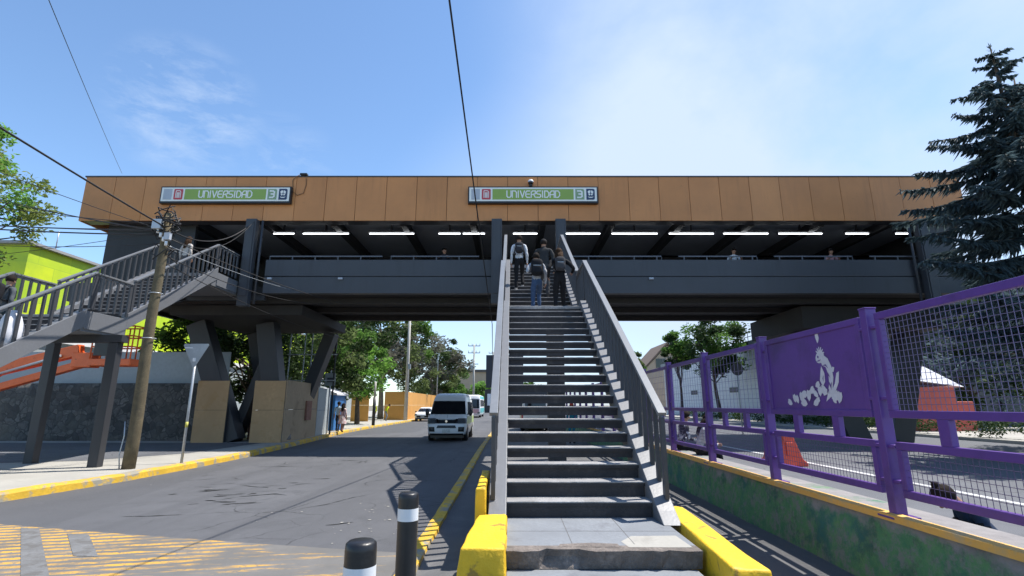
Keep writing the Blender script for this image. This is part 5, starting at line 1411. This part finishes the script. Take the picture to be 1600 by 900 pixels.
# ------------------------------------------------------------------ far street furniture
t = thing('bus_stop_sign','square grey bus stop sign on a pale post beside the pale hoarding','sign',(-10.2,29.2,.16))
MB().tube([(-10.2,29.2,.16),(-10.2,29.2,3.6)],.045,8).build('post', M['galv'], t)
MB().box(-10.5,29.13,2.75,-9.9,29.15,3.45).build('sign_plate', M['greysheet'], t)
MB().box(-10.36,29.11,2.95,-10.04,29.127,3.2).build('pictogram', M['steel'], t)
t = thing('blue_stall','blue tarpaulin covered stall behind the walking pair','stall',(-11.6,33,.16))
MB().box(-12.6,32.5,.17,-10.95,34.6,2.35).build('tarp_wall', M['bluetarp'], t, bevel=.04)
MB().prism([(-12.75,2.36),(-10.8,2.30),(-10.8,2.40),(-11.7,2.75),(-12.75,2.5)],'y',32.3,34.8).build('tarp_roof', M['tarpwhite'], t)
t = thing('black_post','thin post with a black lower half on the left pavement before the orange panel','post',(-10.75,41,.16))
MB().tube([(-10.75,41,.16),(-10.75,41,2.3)],.12,10).build('black_sleeve', M['black'], t)
MB().tube([(-10.75,41,2.3),(-10.75,41,3.5)],.08,8).build('shaft', M['conc_pole'], t)
t = thing('concrete_pole','tall pale concrete utility pole standing by the orange hoarding','pole',(-11.1,55,.16))
MB().tube([(-11.1,55,.16),(-11.1,55,13)],[.2,.12],12).build('shaft', M['conc_pole'], t)
MB().box(-11.0,54.7,5.4,-10.75,54.9,5.95).build('meter_box', M['greysheet'], t)
t = thing('street_lamp','thin grey lamp post between the olive trees farther down the pavement','lamp post',(-11.2,78,.16))
MB().tube([(-11.2,78,.16),(-11.2,78,9),(-10.9,78,9.6),(-9.6,78,9.8)],[.1,.07,.06,.05],8).build('post', M['galv'], t)
MB().box(-9.9,77.85,9.68,-9.2,78.15,9.82).build('lamp_head', M['galv'], t)
def pylon(label, x, y, H):
    t = thing('pylon', label, 'pylon', (x,y,0), 'power poles at the end of the road')
    MB().tube([(x,y,0),(x,y,H)],[.24,.16],8).build('shaft', M['conc_pole'], t)
    for z, w in ((H-.3,1.2),(H-1.7,1.2)):
        o = MB().box(x-w,y-.1,z-.07,x+w,y+.1,z+.07).build('crossarm', M['greysheet'], t)
        for u in (-1,-.35,.35,1): MB().tube([(x+u*w*.95,y,z+.07),(x+u*w*.95,y,z+.5)],[.08,.05],6).build('insulator', M['greysheet'], o)
    MB().tube([(x-.5,y,H-5.2),(x-.5,y,H-4.2)],.32,10).build('transformer', M['greysheet'], t)
    MB().box(x-.9,y-.08,H-4.0,x+.9,y+.08,H-3.85).build('crossarm', M['greysheet'], t)
pylon('taller power pole with two crossarms and a transformer beyond the bus', -7.6,103,13.6)
pylon('shorter power pole partly hidden behind the dark billboard', -4.4,124,14.2)
t = thing('billboard','dark back of a billboard on a pale post at the road side','billboard',(-1.9,55,0))
MB().tube([(-2.0,55,0),(-2.0,55,4)],.13,10).build('post', M['conc_pole'], t)
MB().box(-2.75,54.8,3.5,1.2,55.1,6.9).build('sign_board', M['steel'], t)
t = thing('far_fence','dark fence with a white notice across the end of the road','fence',(-4,120,0))
MB().box(-6.2,119,0,12,119.3,5.2).build('fence_panel', M['steel_dark'], t)
MB().box(-5.6,118.9,1.6,-3.2,118.98,4.2).build('notice', M['white'], t)
t = thing('far_house','distant brown flat roofed building above the far trees','building',(-12,190,0))
MB().box(-22,190,0,-2,202,13.5).build('wall', M['tanwall'], t)
MB().box(-22.5,189.5,13.502,-1.5,202.5,14.4).build('roof', pmat('far_roof',(.10,.09,.085),.8), t)

# ------------------------------------------------------------------ light, sky, camera
sun_dir = Vector((.45,.165,1)).normalized()
el = math.asin(sun_dir.z); az = math.atan2(sun_dir.x, sun_dir.y)
sl = bpy.data.lights.new('sun','SUN'); sl.energy = 4.0; sl.angle = R(.5); sl.color = (1,.95,.88)
so = bpy.data.objects.new('sun',sl); C.objects.link(so); so.rotation_euler = sun_dir.to_track_quat('Z','Y').to_euler(); so.location = (20,10,40)
w = bpy.data.worlds.new('World'); S.world = w; w.use_nodes = True
t = w.node_tree; bg = t.nodes['Background']
sky = N(t,'ShaderNodeTexSky',sky_type='NISHITA'); sky.sun_disc = False; sky.sun_elevation = el; sky.sun_rotation = az
sky.altitude = 1200; sky.air_density = 1.1; sky.dust_density = .35; sky.ozone_density = 2.0
tc = t.nodes.new('ShaderNodeTexCoord')
vec = tc.outputs['Generated']
def wn(scale, loc, lo, hi, detail=6, rough=.6, dist=.3):
    mp = N(t,'ShaderNodeMapping'); mp.inputs['Scale'].default_value = scale; mp.inputs['Location'].default_value = loc
    t.links.new(vec, mp.inputs[0]); return noise_fac(t,1,detail,rough,lo,hi,vec=mp.outputs[0],dist=dist)
def mth(op, a, b=None):
    n = N(t,'ShaderNodeMath',operation=op)
    for i, v in enumerate((a,b)):
        if v is None: continue
        if hasattr(v,'links'): t.links.new(v,n.inputs[i])
        else: n.inputs[i].default_value = v
    return n.outputs[0]
def dirmask(d, lo, hi):
    n = N(t,'ShaderNodeVectorMath',operation='DOT_PRODUCT'); t.links.new(vec,n.inputs[0]); n.inputs[1].default_value = Vector(d).normalized()
    mr = N(t,'ShaderNodeMapRange',interpolation_type='SMOOTHSTEP'); mr.inputs[1].default_value = lo; mr.inputs[2].default_value = hi
    t.links.new(n.outputs['Value'],mr.inputs[0]); return mr.outputs[0]
veil = mth('MULTIPLY', dirmask((.60,.58,.55),.73,.96), wn((2.2,2.2,3.2),(.3,.1,.2),.12,.60))
lowv = mth('MULTIPLY', dirmask((.25,1,.10),.82,1.0), .70)
cir = mth('MULTIPLY', dirmask((-.515,.725,.456),.9925,.9990), wn((8,15,30),(4.7,2.4,1.1),.42,.70,8,.66,.25))
cir2 = mth('MULTIPLY', dirmask((-.40,.82,.40),.994,.9995), wn((8,8,26),(2.3,.4,.8),.48,.75,7,.65,.8))
fac = mth('MINIMUM', mth('ADD', mth('ADD', mth('MULTIPLY',veil,.9), mth('MULTIPLY',cir,.45)), mth('ADD', mth('MULTIPLY',cir2,.25), lowv)), .95)
skb = mixc(t, 1.0, sky.outputs[0], (.90,.99,1.03), 'MULTIPLY')
cl = mixc(t, fac, skb, (3.1,3.7,4.65))
t.links.new(cl, bg.inputs['Color']); bg.inputs['Strength'].default_value = .122
cam = bpy.data.cameras.new('camera'); co = bpy.data.objects.new('camera',cam); C.objects.link(co)
cam.sensor_width = 36; cam.lens = 18; cam.clip_end = 4000; cam.clip_start = .05
co.location = (0,0,1.7); co.rotation_euler = (R(90+12.88),0,0)
S.camera = co
vs = S.view_settings; vs.view_transform = 'Standard'; vs.look = 'None'; vs.exposure = .95; vs.gamma = 1; vs.use_curve_mapping = False
S.cycles.max_bounces = 6; S.cycles.diffuse_bounces = 4; S.cycles.use_denoising = True
